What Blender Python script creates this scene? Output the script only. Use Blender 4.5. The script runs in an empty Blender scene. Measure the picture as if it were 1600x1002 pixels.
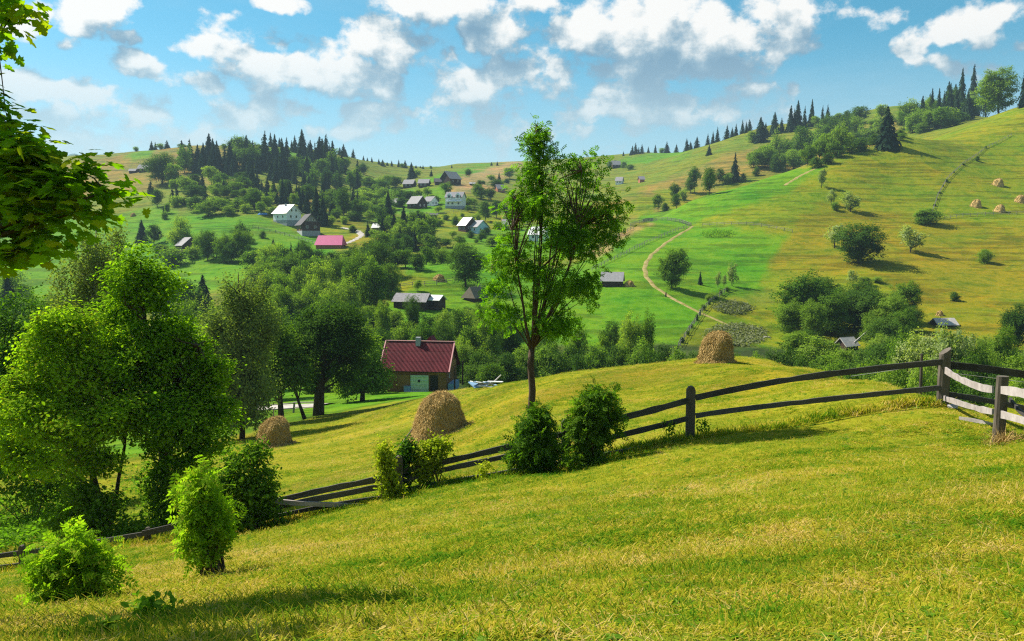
import bpy, math, random
import numpy as np
from mathutils import Vector, Matrix

# ------------------------------------------------------------------ camera, sky, sun, exposure
scene = bpy.context.scene
FPX = 1256.0                       # focal length in pixels of the 1600 px wide photograph
PITCH = math.radians(5.5)
CZ = 30.0                          # camera height over the valley datum
cam_d = bpy.data.cameras.new("camera")
cam = bpy.data.objects.new("camera", cam_d)
scene.collection.objects.link(cam)
cam.location = (0, 0, CZ)
cam.rotation_euler = (math.radians(90) - PITCH, 0, 0)
cam_d.sensor_width = 36.0
cam_d.lens = 36.0 * FPX / 1600.0
cam_d.clip_start = 0.1
cam_d.clip_end = 20000
scene.camera = cam

SUN_AZ = math.radians(-60)         # left of the view direction (+Y)
SUN_EL = math.radians(47)
SUN_DIR = Vector((math.sin(SUN_AZ) * math.cos(SUN_EL), math.cos(SUN_AZ) * math.cos(SUN_EL), math.sin(SUN_EL)))
sun_d = bpy.data.lights.new("sun", 'SUN')
sun_d.energy = 5.0
sun_d.angle = math.radians(0.5)
sun_d.color = (1.0, 0.93, 0.80)
sun = bpy.data.objects.new("sun", sun_d)
scene.collection.objects.link(sun)
sun.rotation_euler = SUN_DIR.to_track_quat('Z', 'Y').to_euler()

scene.view_settings.view_transform = 'Standard'
scene.view_settings.look = 'None'
scene.view_settings.gamma = 1.0
scene.view_settings.use_curve_mapping = False
scene.view_settings.exposure = 0.95
scene.cycles.max_bounces = 6
scene.cycles.diffuse_bounces = 2
scene.cycles.glossy_bounces = 2
scene.cycles.transmission_bounces = 3
scene.cycles.transparent_max_bounces = 4
scene.cycles.volume_bounces = 0
scene.cycles.use_fast_gi = False
scene.cycles.use_denoising = False
scene.cycles.filter_width = 1.2

COL = scene.collection
rng = np.random.default_rng(7)


def pix_dir(px, py):
    u = (np.asarray(px, float) - 800) / FPX
    v = (501 - np.asarray(py, float)) / FPX
    return u, math.cos(PITCH) + v * math.sin(PITCH), -math.sin(PITCH) + v * math.cos(PITCH)


def P(px, py, d):
    """point seen at a pixel of the photograph, d metres ahead"""
    x, y, z = pix_dir(px, py)
    return np.array([x / y * d, d + 0 * x, z / y * d + CZ])


# ---- world: Nishita sky with cumulus clouds
world = bpy.data.worlds.new("World")
scene.world = world
world.use_nodes = True
wt = world.node_tree
wt.nodes.clear()


class NT:
    """small helper for building node trees"""
    def __init__(s, tree):
        s.t = tree

    def n(s, kind, **kw):
        nd = s.t.nodes.new(kind)
        for k, v in kw.items():
            setattr(nd, k, v)
        return nd

    def put(s, sock, v):
        if hasattr(v, 'is_linked') or isinstance(v, bpy.types.NodeSocket):
            s.t.links.new(v, sock)
        else:
            sock.default_value = v

    def math(s, op, a, b=None, c=None, clamp=False):
        nd = s.n('ShaderNodeMath', operation=op, use_clamp=clamp)
        for i, v in enumerate((a, b, c)):
            if v is not None:
                s.put(nd.inputs[i], v)
        return nd.outputs[0]

    def vmath(s, op, a, b=None, c=None, out=0):
        nd = s.n('ShaderNodeVectorMath', operation=op)
        for i, v in enumerate((a, b, c)):
            if v is not None:
                s.put(nd.inputs[i], v)
        return nd.outputs[out]

    def noise(s, vec, scale, detail=4, rough=0.55, dist=0.0, out=0, dim='3D'):
        nd = s.n('ShaderNodeTexNoise')
        nd.noise_dimensions = dim
        s.put(nd.inputs['Vector'], vec)
        nd.inputs['Scale'].default_value = scale
        nd.inputs['Detail'].default_value = detail
        nd.inputs['Roughness'].default_value = rough
        nd.inputs['Distortion'].default_value = dist
        return nd.outputs[out]

    def ramp(s, fac, stops, interp='LINEAR'):
        nd = s.n('ShaderNodeValToRGB')
        nd.color_ramp.interpolation = interp
        cr = nd.color_ramp
        while len(cr.elements) < len(stops):
            cr.elements.new(0.5)
        for e, (p, c) in zip(cr.elements, stops):
            e.position = p
            e.color = (c, c, c, 1) if not isinstance(c, tuple) else (*c[:3], 1)
        s.put(nd.inputs[0], fac)
        return nd.outputs[0]

    def mix(s, fac, a, b, mode='MIX'):
        nd = s.n('ShaderNodeMix', data_type='RGBA', blend_type=mode)
        nd.clamp_factor = True
        s.put(nd.inputs[0], fac)
        for sock, v in ((nd.inputs[6], a), (nd.inputs[7], b)):
            s.put(sock, (*v, 1) if isinstance(v, tuple) and len(v) == 3 else v)
        return nd.outputs[2]

    def smooth(s, v, lo, hi):
        nd = s.n('ShaderNodeMapRange', interpolation_type='SMOOTHSTEP')
        s.put(nd.inputs[0], v)
        nd.inputs[1].default_value = lo
        nd.inputs[2].default_value = hi
        return nd.outputs[0]


def azel(px, py):
    x, y, z = pix_dir(px, py)
    return math.atan2(x, y), math.asin(z / math.sqrt(x * x + y * y + z * z))


# clouds: centre and half size in pixels of the photograph, weight
CLOUDS = [(160, 28, 62, 34, 1.15), (112, 72, 30, 14, .7), (205, 60, 38, 14, .75), (35, 32, 38, 26, .8), (218, 102, 48, 20, .9),
          (322, 60, 58, 28, 1.0), (375, 85, 40, 14, .6), (60, 135, 120, 26, .85), (480, 118, 165, 34, 1.05), (600, 82, 62, 44, 1.15),
          (635, 98, 40, 22, .8), (210, 175, 70, 28, .8), (100, 190, 150, 30, .6), (400, 175, 90, 30, .6), (330, 150, 60, 40, .7), (560, 172, 110, 16, .75), (645, 170, 28, 14, .8),
          (440, 2, 60, 14, .8), (700, 8, 150, 34, .9), (735, 50, 26, 20, .8), (790, 50, 40, 40, .75), (700, 90, 26, 14, .8), (760, 125, 105, 38, 1.0), (845, 105, 40, 30, .8),
          (910, 55, 80, 44, 1.1), (1010, 55, 110, 62, 1.25), (1110, 55, 80, 50, 1.05), (1210, 45, 85, 42, 1.0), (1010, 105, 150, 26, .8), (1140, 100, 90, 26, .8),
          (1000, 148, 130, 36, .9), (920, 165, 110, 30, .7), (1180, 138, 50, 18, .75), (1252, 134, 26, 14, .9), (1080, 180, 140, 30, .6), (1240, 170, 60, 20, .6),
          (1530, 30, 62, 26, 1.0), (1495, 45, 34, 16, .7), (1440, 82, 16, 34, .75), (1480, 106, 38, 18, .8), (1590, 68, 30, 12, .7), (1555, 100, 30, 12, .5),
          (560, 205, 120, 22, .5), (850, 205, 260, 26, .5), (150, 215, 200, 26, .5), (440, 65, 70, 12, .35), (1380, 20, 40, 10, .25)]

cg = bpy.data.node_groups.new("cloud_density", 'ShaderNodeTree')
cg.interface.new_socket("Vector", in_out='INPUT', socket_type='NodeSocketVector')
cg.interface.new_socket("Density", in_out='OUTPUT', socket_type='NodeSocketFloat')
g = NT(cg)
gi = g.n('NodeGroupInput')
go = g.n('NodeGroupOutput')
warp = g.vmath('SUBTRACT', g.noise(gi.outputs[0], 11.0, 4, .6, out=1, dim='2D'), (.5, .5, .5))
pos = g.vmath('MULTIPLY_ADD', warp, (.075, .045, 0), gi.outputs[0])
field = None
for (px, py, rx, ry, wgt) in CLOUDS:
    a0, e0 = azel(px, py)
    sx, sy = 1.12 * rx / FPX * math.cos(a0) ** 2, 1.2 * ry / FPX * math.cos(a0)
    q = g.vmath('MULTIPLY_ADD', pos, (1 / sx, 1 / sy, 0), (-a0 / sx, -e0 / sy, 0))
    ln = g.vmath('LENGTH', q, out=1)
    v = g.math('MULTIPLY_ADD', ln, -wgt, wgt)
    field = v if field is None else g.math('SMOOTH_MAX', field, v, 0.12)
# the same kind of clouds over the rest of the sky, beyond the framed part
wide = g.math('MULTIPLY_ADD', g.noise(g.vmath('MULTIPLY', gi.outputs[0], (1, 1.9, 1)), 3.1, 2, .5, dim='2D'), 4.0, -2.05)
sep = g.n('ShaderNodeSeparateXYZ')
g.put(sep.inputs[0], gi.outputs[0])
out_az = g.smooth(g.math('ABSOLUTE', sep.outputs[0]), .60, .75)
out_el = g.smooth(sep.outputs[1], .31, .42)
outside = g.math('MAXIMUM', out_az, out_el)
wide = g.math('MULTIPLY_ADD', g.math('SUBTRACT', 1.0, outside), -3.0, wide)
field = g.math('MAXIMUM', field, wide)
field = g.math('MAXIMUM', field, -0.55)
billow = g.n('ShaderNodeTexVoronoi', feature='F1', voronoi_dimensions='2D')
bw = g.vmath('MULTIPLY_ADD', warp, (.05, .045, 0), g.vmath('MULTIPLY', gi.outputs[0], (1, 1.25, 1)))
g.put(billow.inputs['Vector'], bw)
billow.inputs['Scale'].default_value = 26.0
nz = g.noise(g.vmath('MULTIPLY', gi.outputs[0], (1, 1.35, 1)), 15.0, 9, .63, dim='2D')
d = g.math('MULTIPLY_ADD', nz, 2.3, -1.15)
d = g.math('ADD', d, g.math('MULTIPLY_ADD', billow.outputs['Distance'], -.75, .30))
d = g.math('MULTIPLY_ADD', d, .86, g.math('SUBTRACT', field, .02))
g.put(go.inputs[0], d)

w = NT(wt)
tc = w.n('ShaderNodeTexCoord')
sp = w.n('ShaderNodeSeparateXYZ')
w.put(sp.inputs[0], tc.outputs['Generated'])
az = w.math('ARCTAN2', sp.outputs[0], sp.outputs[1])
el = w.math('ARCSINE', sp.outputs[2])
cb = w.n('ShaderNodeCombineXYZ')
w.put(cb.inputs[0], az)
w.put(cb.inputs[1], el)


def dens(vec):
    nd = w.n('ShaderNodeGroup')
    nd.node_tree = cg
    w.put(nd.inputs[0], vec)
    return nd.outputs[0]


d0 = dens(cb.outputs[0])
d1 = dens(w.vmath('ADD', cb.outputs[0], (-.014, .036, 0)))     # towards the sun
alpha = w.smooth(d0, -.05, .42)
lit = w.math('MULTIPLY', w.math('SUBTRACT', d0, d1), 1.0)
lit = w.math('ADD', lit, .40)
thick = w.smooth(d0, .35, 1.25)
lit = w.math('SUBTRACT', lit, w.math('MULTIPLY', thick, .36), clamp=True)
cloud_col = w.ramp(lit, [(0.0, (.20, .36, .50)), (.28, (.30, .46, .58)), (.52, (.55, .66, .72)), (.74, (.90, .93, .92)), (.95, (1.10, 1.07, 1.02))])
sky = w.n('ShaderNodeTexSky', sky_type='NISHITA')
sky.sun_disc = False
sky.sun_elevation = SUN_EL
sky.sun_rotation = SUN_AZ
sky.altitude = 800
sky.air_density = 1.0
sky.dust_density = 0.6
sky.ozone_density = 2.0
hs = w.n('ShaderNodeHueSaturation')
hs.inputs['Hue'].default_value = .468
hs.inputs['Saturation'].default_value = 1.42
hs.inputs['Value'].default_value = .82
w.put(hs.inputs['Color'], sky.outputs[0])
SKY_STRENGTH = 0.08
# clouds close to the horizon fade into the pale air
low = w.smooth(el, .06, .24)
cloud_hz = w.mix(low, (.62, .76, .80), cloud_col)
bright = w.vmath('SCALE', cloud_hz)
bright.node.inputs['Scale'].default_value = .49 / SKY_STRENGTH
# thin high veil, whole sky
veil = w.math('MULTIPLY', w.smooth(w.noise(w.vmath('MULTIPLY', cb.outputs[0], (1, 3.0, 1)), 4.0, 4, .6, dim='2D'), .42, .75), .12)
veil = w.math('ADD', veil, w.math('MULTIPLY', w.math('SUBTRACT', 1.0, low), .48))
veil_col = w.vmath('SCALE', w.mix(0.0, (.60, .76, .82), (.60, .76, .82)))
veil_col.node.inputs['Scale'].default_value = .49 / SKY_STRENGTH
base_sky = w.mix(veil, hs.outputs[0], veil_col)
fade = w.math('MULTIPLY_ADD', low, .37, .60)
skymix = w.mix(w.math('MULTIPLY', alpha, fade), base_sky, bright)
bg = w.n('ShaderNodeBackground')
w.put(bg.inputs[0], skymix)
bg.inputs[1].default_value = SKY_STRENGTH
wo = w.n('ShaderNodeOutputWorld')
w.put(wo.inputs[0], bg.outputs[0])
world.cycles.sampling_method = 'NONE'

# ------------------------------------------------------------------ terrain
def Zc(d, z):
    return (d, None, z)


CTRL = {
    -250: [(5, 1010), (9, 985), (17, 940), (28, 850), Zc(50, -15), Zc(100, -24), Zc(200, -20), (260, 440), (450, 330), (700, 275), Zc(1000, 40), Zc(2500, 20)],
    0: [(4.3, 1002), (8, 950), (16, 893), (28, 805), Zc(50, -14.5), Zc(100, -22), Zc(180, -19), (250, 445), (310, 400), (450, 330), (600, 285), (700, 262), Zc(900, 30), Zc(2500, 10)],
    100: [(650, 244), Zc(800, 45)],
    200: [(3.7, 1002), (8, 925), (16, 856), (28, 775), Zc(50, -14), Zc(100, -21.5), Zc(180, -18), (240, 450), (300, 400), (350, 360), (420, 312), (520, 272), (620, 237), Zc(750, 55), Zc(2500, 20)],
    300: [(640, 227), (500, 272), (400, 315), (330, 355), (235, 445)],
    400: [(3.4, 1002), (8, 893), (16, 824), (25, 765), (36, 726), (50, 700), (70, 660), (90, 634), Zc(130, -21), Zc(180, -17.5), (232, 430), (290, 388), (335, 347), (450, 297), (550, 258), (650, 226), Zc(800, 62), Zc(2500, 30)],
    480: [(325, 366), (650, 233), (400, 320), (550, 270)],
    540: [(700, 243), (330, 365), (450, 315)],
    600: [(3.25, 1002), (8, 866), (16.3, 778), (25, 731), (36, 700), (50, 662), (70, 635), (93, 613), Zc(125, -20), (160, 512), (200, 440), (215, 419), Zc(245, -7.5), (300, 375), (400, 335), (500, 302), (650, 275), (820, 256), Zc(1000, 60), Zc(2500, 40)],
    700: [(16.4, 757), (25, 712), (36, 680), (50, 638), (63, 612), (93, 612), Zc(125, -20), Zc(160, -17.5), (195, 449), (218, 414), Zc(245, -7), (300, 371), (370, 345), (420, 323), (500, 290), (560, 276), (800, 264), (1100, 262), Zc(1400, 85), Zc(2500, 60)],
    745: [(1000, 257)],
    800: [(3.1, 1002), (8, 836), (16.6, 743), (19, 724), (25, 679), (36, 636), (50, 608), (59, 599), Zc(68, -12.5), Zc(90, -17.5), Zc(125, -20.5), Zc(160, -17.5), (210, 440), (260, 400), (330, 365), (420, 330), (600, 290), (900, 253), Zc(1200, 70), Zc(2500, 50)],
    900: [(55, 582), (920, 247), (17.0, 728), (230, 420)],
    1000: [(3.0, 1002), (8, 811), (17.4, 701), (25, 645), (40, 600), (54, 572), Zc(62, -11), Zc(80, -17), Zc(110, -20.5), (150, 530), (175, 492), (200, 447), (240, 405), (280, 375), (318, 348), Zc(365, 6), (450, 308), (600, 280), (800, 252), (1000, 240), Zc(1300, 90), Zc(2500, 60)],
    1078: [(17.7, 683), (320, 345), (350, 318)],
    1118: [(54, 561), (35, 596), (165, 510), (300, 350), (360, 302), Zc(420, 20), (520, 262), (720, 222)],
    1200: [(2.9, 1002), (8, 786), (18, 667), (30, 612), (45, 573), (52, 564), Zc(60, -10.5), Zc(80, -17), Zc(110, -20), (140, 556), (165, 525), (200, 470), (240, 410), (280, 358), (330, 305), (375, 277), Zc(425, 27), (500, 258), (600, 233), (700, 196), Zc(850, 95), Zc(2500, 60)],
    1300: [(2.85, 1002), (18, 652), (30, 605), (40, 586), Zc(48, -9), Zc(75, -17.5), (390, 240), Zc(440, 38), (560, 225), (680, 184), (210, 447), (300, 336)],
    1400: [(2.8, 1002), (8, 757), (17.7, 640), (24, 607), Zc(31, -7.8), Zc(50, -13), Zc(80, -19), Zc(110, -21), (150, 545), (180, 500), (210, 442), (250, 390), (300, 335), (350, 275), (400, 212), Zc(450, 50), Zc(520, 66), (660, 165), Zc(850, 110), Zc(2500, 70)],
    1474: [(18, 631), Zc(23, -5.1), Zc(32, -8.4)],
    1563: [(13.8, 692), (18, 648), Zc(24, -5.5)],
    1600: [(2.8, 1002), (8, 735), (13.8, 681), (18, 645), (22, 630), Zc(30, -7.5), Zc(50, -13), Zc(80, -19), Zc(110, -20.5), (150, 550), (180, 490), (220, 430), (260, 380), (320, 315), (380, 245), (440, 166), Zc(520, 78), Zc(620, 95), Zc(850, 110), Zc(2500, 80)],
    1800: [(3, 960), (8, 700), (18, 620), Zc(30, -6), Zc(50, -11), Zc(110, -18), (180, 480), (260, 350), (380, 210), (460, 110), Zc(600, 105), Zc(850, 120), Zc(2500, 80)],
}
cpts = []
for px, lst in CTRL.items():
    for e in lst:
        if len(e) == 2:
            p = P(px, e[1], e[0])
            x, y, z = p[0], p[1], p[2] - CZ
        else:
            x, y, z = (px - 800) / FPX * e[0], e[0], e[2]
        r = math.hypot(x, y)
        cpts.append((math.atan2(x, y), math.log(r), z / r))
cpts = np.array(cpts)
KA, KR = 4.0, 1.6


def tps(r2):
    return 0.5 * r2 * np.log(r2 + 1e-9)


cq = cpts[:, :2] * (KA, KR)
NC = len(cq)
Kmat = tps(((cq[:, None] - cq[None]) ** 2).sum(-1)) + np.eye(NC) * 2e-3
Amat = np.zeros((NC + 3, NC + 3))
Amat[:NC, :NC] = Kmat
Amat[:NC, NC] = Amat[NC, :NC] = 1
Amat[:NC, NC + 1:] = cq
Amat[NC + 1:, :NC] = cq.T
wsol = np.linalg.solve(Amat, np.concatenate([cpts[:, 2], np.zeros(3)]))


def slope_at(a, lr):
    q = np.stack([a * KA, lr * KR], 1)
    out = np.empty(len(q))
    for i in range(0, len(q), 20000):
        s = q[i:i + 20000]
        r2 = ((s[:, None] - cq[None]) ** 2).sum(-1)
        out[i:i + 20000] = tps(r2) @ wsol[:NC] + wsol[NC] + s @ wsol[NC + 1:]
    return out


def vnoise(x, y, seed=0):
    xi, yi = np.floor(x).astype(np.int64), np.floor(y).astype(np.int64)
    fx, fy = x - xi, y - yi
    fx, fy = fx * fx * (3 - 2 * fx), fy * fy * (3 - 2 * fy)

    def h(i, j):
        n = (i * 374761393 + j * 668265263 + seed * 974634777) & 0xffffffff
        n = ((n ^ (n >> 13)) * 1274126177) & 0xffffffff
        return ((n ^ (n >> 16)) & 0xffff) / 65535.0
    return (h(xi, yi) * (1 - fx) + h(xi + 1, yi) * fx) * (1 - fy) + (h(xi, yi + 1) * (1 - fx) + h(xi + 1, yi + 1) * fx) * fy


def fbm(x, y, seed=0, octs=4):
    s, amp = 0, .5
    for o in range(octs):
        s = s + amp * (vnoise(x * 2 ** o, y * 2 ** o, seed + o) - .5)
        amp *= .5
    return s


AIN = np.arange(-0.80, 0.8001, 0.0027)
AOUT = np.linspace(0.86, math.pi, 34)
AG = np.concatenate([-AOUT[::-1], AIN, AOUT])
NR = 540
LG = np.linspace(math.log(0.4), math.log(3000), NR)
RG = np.exp(LG)
aa, ll = np.meshgrid(np.clip(AG, -.8, .8), np.maximum(LG, math.log(3.0)), indexing='ij')
inner = np.abs(AG) <= 0.8001
S = np.zeros((len(AG), NR))
lmask = LG > math.log(3.0)
S[inner] = slope_at(aa[inner].ravel(), ll[inner].ravel()).reshape(inner.sum(), NR)
S[AG < -.8001] = S[inner][0]
S[AG > .8001] = S[inner][-1]
RR = RG[None, :] + 0 * S
Z = S * np.maximum(RR, 3.0)
k = np.clip(RR / 3.0, 0, 1)
Z = -1.62 * (1 - k) + Z * k
t = np.clip((np.abs(AG) - .8) / 1.3, 0, 1)[:, None]
t = t * t * (3 - 2 * t)
back = -1.62 + 70 * (1 - np.exp(-RR / 330.0))
Z = Z * (1 - t) + back * t
XG = np.sin(AG)[:, None] * RR
YG = np.cos(AG)[:, None] * RR
nearw = np.clip((70 - RR) / 40, 0, 1)
farw = np.clip((RR - 110) / 120, 0, 1)
Z += nearw * (0.16 * fbm(XG / 2.2, YG / 2.2, 3) + .35 * fbm(XG / 9, YG / 9, 9) * np.clip(RR / 20, 0, 1))
Z += farw * (2.6 * fbm(XG / 45, YG / 45, 5, 5)) * np.clip(RR / 400, .25, 1.3)
Z += CZ


def ground(x, y):
    x, y = np.asarray(x, float), np.asarray(y, float)
    a, l = np.arctan2(x, y), np.log(np.maximum(np.hypot(x, y), .41))
    i = np.clip(np.searchsorted(AG, a) - 1, 0, len(AG) - 2)
    fi = (a - AG[i]) / (AG[i + 1] - AG[i])
    fj = np.clip((l - LG[0]) / (LG[1] - LG[0]), 0, NR - 1.001)
    j = fj.astype(int)
    fj = fj - j
    return (Z[i, j] * (1 - fi) + Z[i + 1, j] * fi) * (1 - fj) + (Z[i, j + 1] * (1 - fi) + Z[i + 1, j + 1] * fi) * fj


def gz(x, y):
    return float(ground(np.array([x]), np.array([y]))[0])


DS = np.exp(np.linspace(math.log(3), math.log(1500), 900))


def cast(px, py, dmin=3.0):
    """ground point seen at a pixel, first hit beyond dmin metres"""
    x, y, z = pix_dir(px, py)
    ds = DS[DS >= dmin]
    g_ = ground(x / y * ds, ds)
    gap = z / y * ds + CZ - g_
    hit = np.where(gap <= 0)[0]
    if len(hit) == 0:
        k_ = int(np.argmin(gap / ds))
    else:
        k_ = hit[0]
    dd = ds[k_]
    if len(hit) and k_ > 0:
        g0, g1 = gap[k_ - 1], gap[k_]
        dd = ds[k_ - 1] + (ds[k_] - ds[k_ - 1]) * g0 / (g0 - g1 + 1e-9)
    xx = x / y * dd
    return np.array([xx, dd, gz(xx, dd)])


def project(X, Y, Zw):
    zc = Zw - CZ
    f = Y * math.cos(PITCH) - zc * math.sin(PITCH)
    v = Y * math.sin(PITCH) + zc * math.cos(PITCH)
    f = np.where(f < .1, .1, f)
    return 800 + FPX * X / f, 501 - FPX * v / f


def in_poly(px, py, poly):
    ins = np.zeros(px.shape, bool)
    n = len(poly)
    for i in range(n):
        x1, y1 = poly[i]
        x2, y2 = poly[(i + 1) % n]
        c = ((y1 > py) != (y2 > py)) & (px < (x2 - x1) * (py - y1) / (y2 - y1 + 1e-9) + x1)
        ins ^= c
    return ins


# ---- what grows where: meadow colours (albedo)
C_NEAR = (.200, .215, .012)
C_GREEN = (.085, .205, .006)
C_YGREEN = (.150, .190, .007)
C_GOLD = (.165, .165, .007)
C_OLIVE = (.130, .170, .014)
C_TAN = (.270, .205, .075)
C_BROWN = (.190, .160, .030)
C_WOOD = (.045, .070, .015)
COVER = [  # colour, dmin, dmax, polygon in the photograph
    (C_YGREEN, 140, 470, [(985, 350), (1110, 285), (1250, 255), (1400, 205), (1600, 150), (1800, 100), (1800, 600), (1100, 600), (1060, 545), (1110, 480), (1210, 470), (1190, 440), (1235, 365), (1210, 360), (1080, 350)]),
    (C_GOLD, 140, 420, [(1190, 420), (1235, 365), (1260, 330), (1320, 322), (1450, 345), (1600, 348), (1800, 350), (1800, 600), (1480, 560), (1400, 500), (1250, 450)]),
    (C_YGREEN, 140, 420, [(1230, 480), (1290, 430), (1350, 420), (1400, 450), (1460, 520), (1380, 560), (1230, 560)]),
    (C_GREEN, 120, 420, [(700, 520), (760, 440), (900, 412), (985, 352), (1080, 352), (1210, 362), (1235, 367), (1190, 440), (1200, 462), (1120, 462), (1095, 492), (1060, 545), (960, 580), (700, 580)]),
    (C_GREEN, 120, 400, [(1060, 360), (1230, 300), (1300, 260), (1250, 265), (1110, 300), (1000, 345)]),
    (C_TAN, 200, 420, [(915, 398), (985, 358), (1022, 347), (1000, 365), (925, 405)]),
    (C_BROWN, 340, 900, [(925, 330), (1000, 300), (1080, 262), (1180, 225), (1280, 215), (1420, 180), (1400, 215), (1250, 262), (1120, 292), (1000, 345), (925, 360)]),
    (C_YGREEN, 400, 900, [(930, 335), (1000, 312), (1060, 290), (1100, 290), (1000, 342)]),
    (C_OLIVE, 500, 1200, [(1060, 245), (1120, 218), (1220, 196), (1300, 184), (1360, 176), (1360, 200), (1220, 222), (1080, 258)]),
    (C_GREEN, 500, 1400, [(965, 262), (985, 246), (1085, 230), (1070, 243), (1010, 258)]),
    # left hill
    (C_BROWN, 300, 900, [(60, 262), (150, 246), (300, 224), (410, 224), (420, 250), (300, 275), (270, 300), (230, 300), (150, 310), (60, 300)]),
    (C_GREEN, 400, 900, [(192, 252), (225, 234), (243, 234), (238, 250)]),
    (C_GREEN, 400, 900, [(395, 236), (470, 232), (480, 246), (405, 248)]),
    (C_OLIVE, 300, 900, [(230, 300), (300, 270), (480, 245), (560, 250), (620, 300), (540, 330), (440, 320), (300, 330)]),
    (C_BROWN, 300, 700, [(300, 272), (330, 268), (400, 292), (470, 300), (520, 320), (440, 312), (340, 298)]),
    (C_GREEN, 150, 520, [(-100, 350), (180, 338), (240, 325), (300, 335), (400, 338), (440, 348), (480, 365), (520, 376), (520, 398), (430, 415), (400, 440), (270, 475), (180, 500), (-100, 500)]),
    (C_GOLD, 200, 520, [(505, 340), (560, 345), (600, 372), (590, 395), (520, 395), (545, 380), (500, 360)]),
    (C_YGREEN, 200, 520, [(500, 352), (520, 350), (550, 365), (545, 375), (505, 372)]),
    # the middle of the valley
    (C_GREEN, 120, 300, [(560, 520), (600, 480), (640, 410), (690, 400), (760, 400), (800, 440), (720, 500), (600, 520)]),
    (C_YGREEN, 120, 300, [(596, 470), (600, 425), (625, 416), (660, 430), (690, 432), (650, 448), (620, 466)]),
    (C_YGREEN, 250, 700, [(640, 345), (690, 325), (760, 320), (830, 340), (800, 362), (700, 365), (650, 372)]),
    (C_GREEN, 250, 500, [(690, 395), (740, 368), (800, 352), (930, 350), (900, 410), (760, 405)]),
    (C_GREEN, 300, 900, [(560, 300), (600, 290), (660, 300), (700, 290), (720, 310), (680, 335), (600, 330)]),
    (C_TAN, 400, 1400, [(695, 298), (730, 275), (800, 252), (830, 256), (800, 275), (760, 300), (720, 300)]),
    (C_GREEN, 500, 1400, [(650, 285), (700, 270), (760, 256), (780, 258), (720, 278), (690, 284)]),
    (C_OLIVE, 600, 1500, [(560, 250), (660, 264), (750, 255), (740, 262), (650, 280), (570, 272)]),
]
PXG, PYG = project(XG, YG, Z)
PXG = PXG + 34 * fbm(XG / 14, YG / 14, 21, 5) + 3
PYG = PYG + 20 * fbm(XG / 14, YG / 14, 31, 5)
cov = np.zeros(Z.shape + (3,))
cov[:] = C_OLIVE
m = RR < 115
cov[m] = C_NEAR
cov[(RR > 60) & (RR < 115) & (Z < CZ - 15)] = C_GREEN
dpt = YG
for c, d0_, d1_, poly in COVER:
    mk = (dpt > d0_) & (dpt < d1_) & in_poly(PXG, PYG, poly)
    cov[mk] = c
# the green strip in front of the barn
cov[(dpt > 55) & (dpt < 110) & in_poly(PXG, PYG, [(380, 680), (520, 640), (600, 625), (720, 620), (700, 606), (380, 600)])] = C_GREEN
# woodland floor in the brook valley
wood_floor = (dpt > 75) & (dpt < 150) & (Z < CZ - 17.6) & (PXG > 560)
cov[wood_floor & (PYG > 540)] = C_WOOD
for _ in range(1):   # soften the borders a little
    cov[1:-1, 1:-1] = (cov[1:-1, 1:-1] * 2 + cov[:-2, 1:-1] + cov[2:, 1:-1] + cov[1:-1, :-2] + cov[1:-1, 2:]) / 6


def new_mesh(name, verts, faces_flat, loop_starts, loop_totals, smooth=False):
    me = bpy.data.meshes.new(name)
    me.vertices.add(len(verts))
    me.vertices.foreach_set('co', np.ascontiguousarray(verts, dtype=np.float32).ravel())
    me.loops.add(len(faces_flat))
    me.loops.foreach_set('vertex_index', np.ascontiguousarray(faces_flat, dtype=np.int32))
    me.polygons.add(len(loop_starts))
    me.polygons.foreach_set('loop_start', np.ascontiguousarray(loop_starts, dtype=np.int32))
    if smooth:
        me.polygons.foreach_set('use_smooth', np.ones(len(loop_starts), dtype=bool))
    me.update(calc_edges=True)
    return me


def mesh_quads(name, verts, quads, smooth=False):
    quads = np.asarray(quads)
    n = len(quads)
    kk = quads.shape[1]
    return new_mesh(name, verts, quads.ravel(), np.arange(n) * kk, np.full(n, kk), smooth)


def tag(o, label=None, cat=None, group=None, kind=None):
    if label:
        o['label'] = label
    if cat:
        o['category'] = cat
    if group:
        o['group'] = group
    if kind:
        o['kind'] = kind
    return o


def obj(name, me, mat=None, parent=None, loc=None):
    o = bpy.data.objects.new(name, me)
    COL.objects.link(o)
    if mat is not None and me is not None and len(me.materials) == 0:
        me.materials.append(mat)
    if parent is not None:
        o.parent = parent
    if loc is not None:
        o.location = loc
    return o


def empty(name, loc=(0, 0, 0), rz=0.0):
    o = bpy.data.objects.new(name, None)
    COL.objects.link(o)
    o.location = [float(v) for v in loc]
    o.rotation_euler = (0, 0, rz)
    o.empty_display_size = .3
    return o


# ------------------------------------------------------------------ materials
def material(name):
    m_ = bpy.data.materials.new(name)
    m_.use_nodes = True
    m_.node_tree.nodes.clear()
    nt = NT(m_.node_tree)
    out = nt.n('ShaderNodeOutputMaterial')
    return m_, nt, out


def bsdf(nt, out, col, rough=.8, spec=.2, bump=None, bump_d=.02, bump_s=.5):
    b = nt.n('ShaderNodeBsdfPrincipled')
    nt.put(b.inputs['Base Color'], (*col, 1) if isinstance(col, tuple) else col)
    nt.put(b.inputs['Roughness'], rough)
    b.inputs['Specular IOR Level'].default_value = spec
    if bump is not None:
        bn = nt.n('ShaderNodeBump')
        bn.inputs['Strength'].default_value = bump_s
        bn.inputs['Distance'].default_value = bump_d
        nt.put(bn.inputs['Height'], bump)
        nt.put(b.inputs['Normal'], bn.outputs[0])
    nt.put(out.inputs[0], b.outputs[0])
    return b


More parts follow.
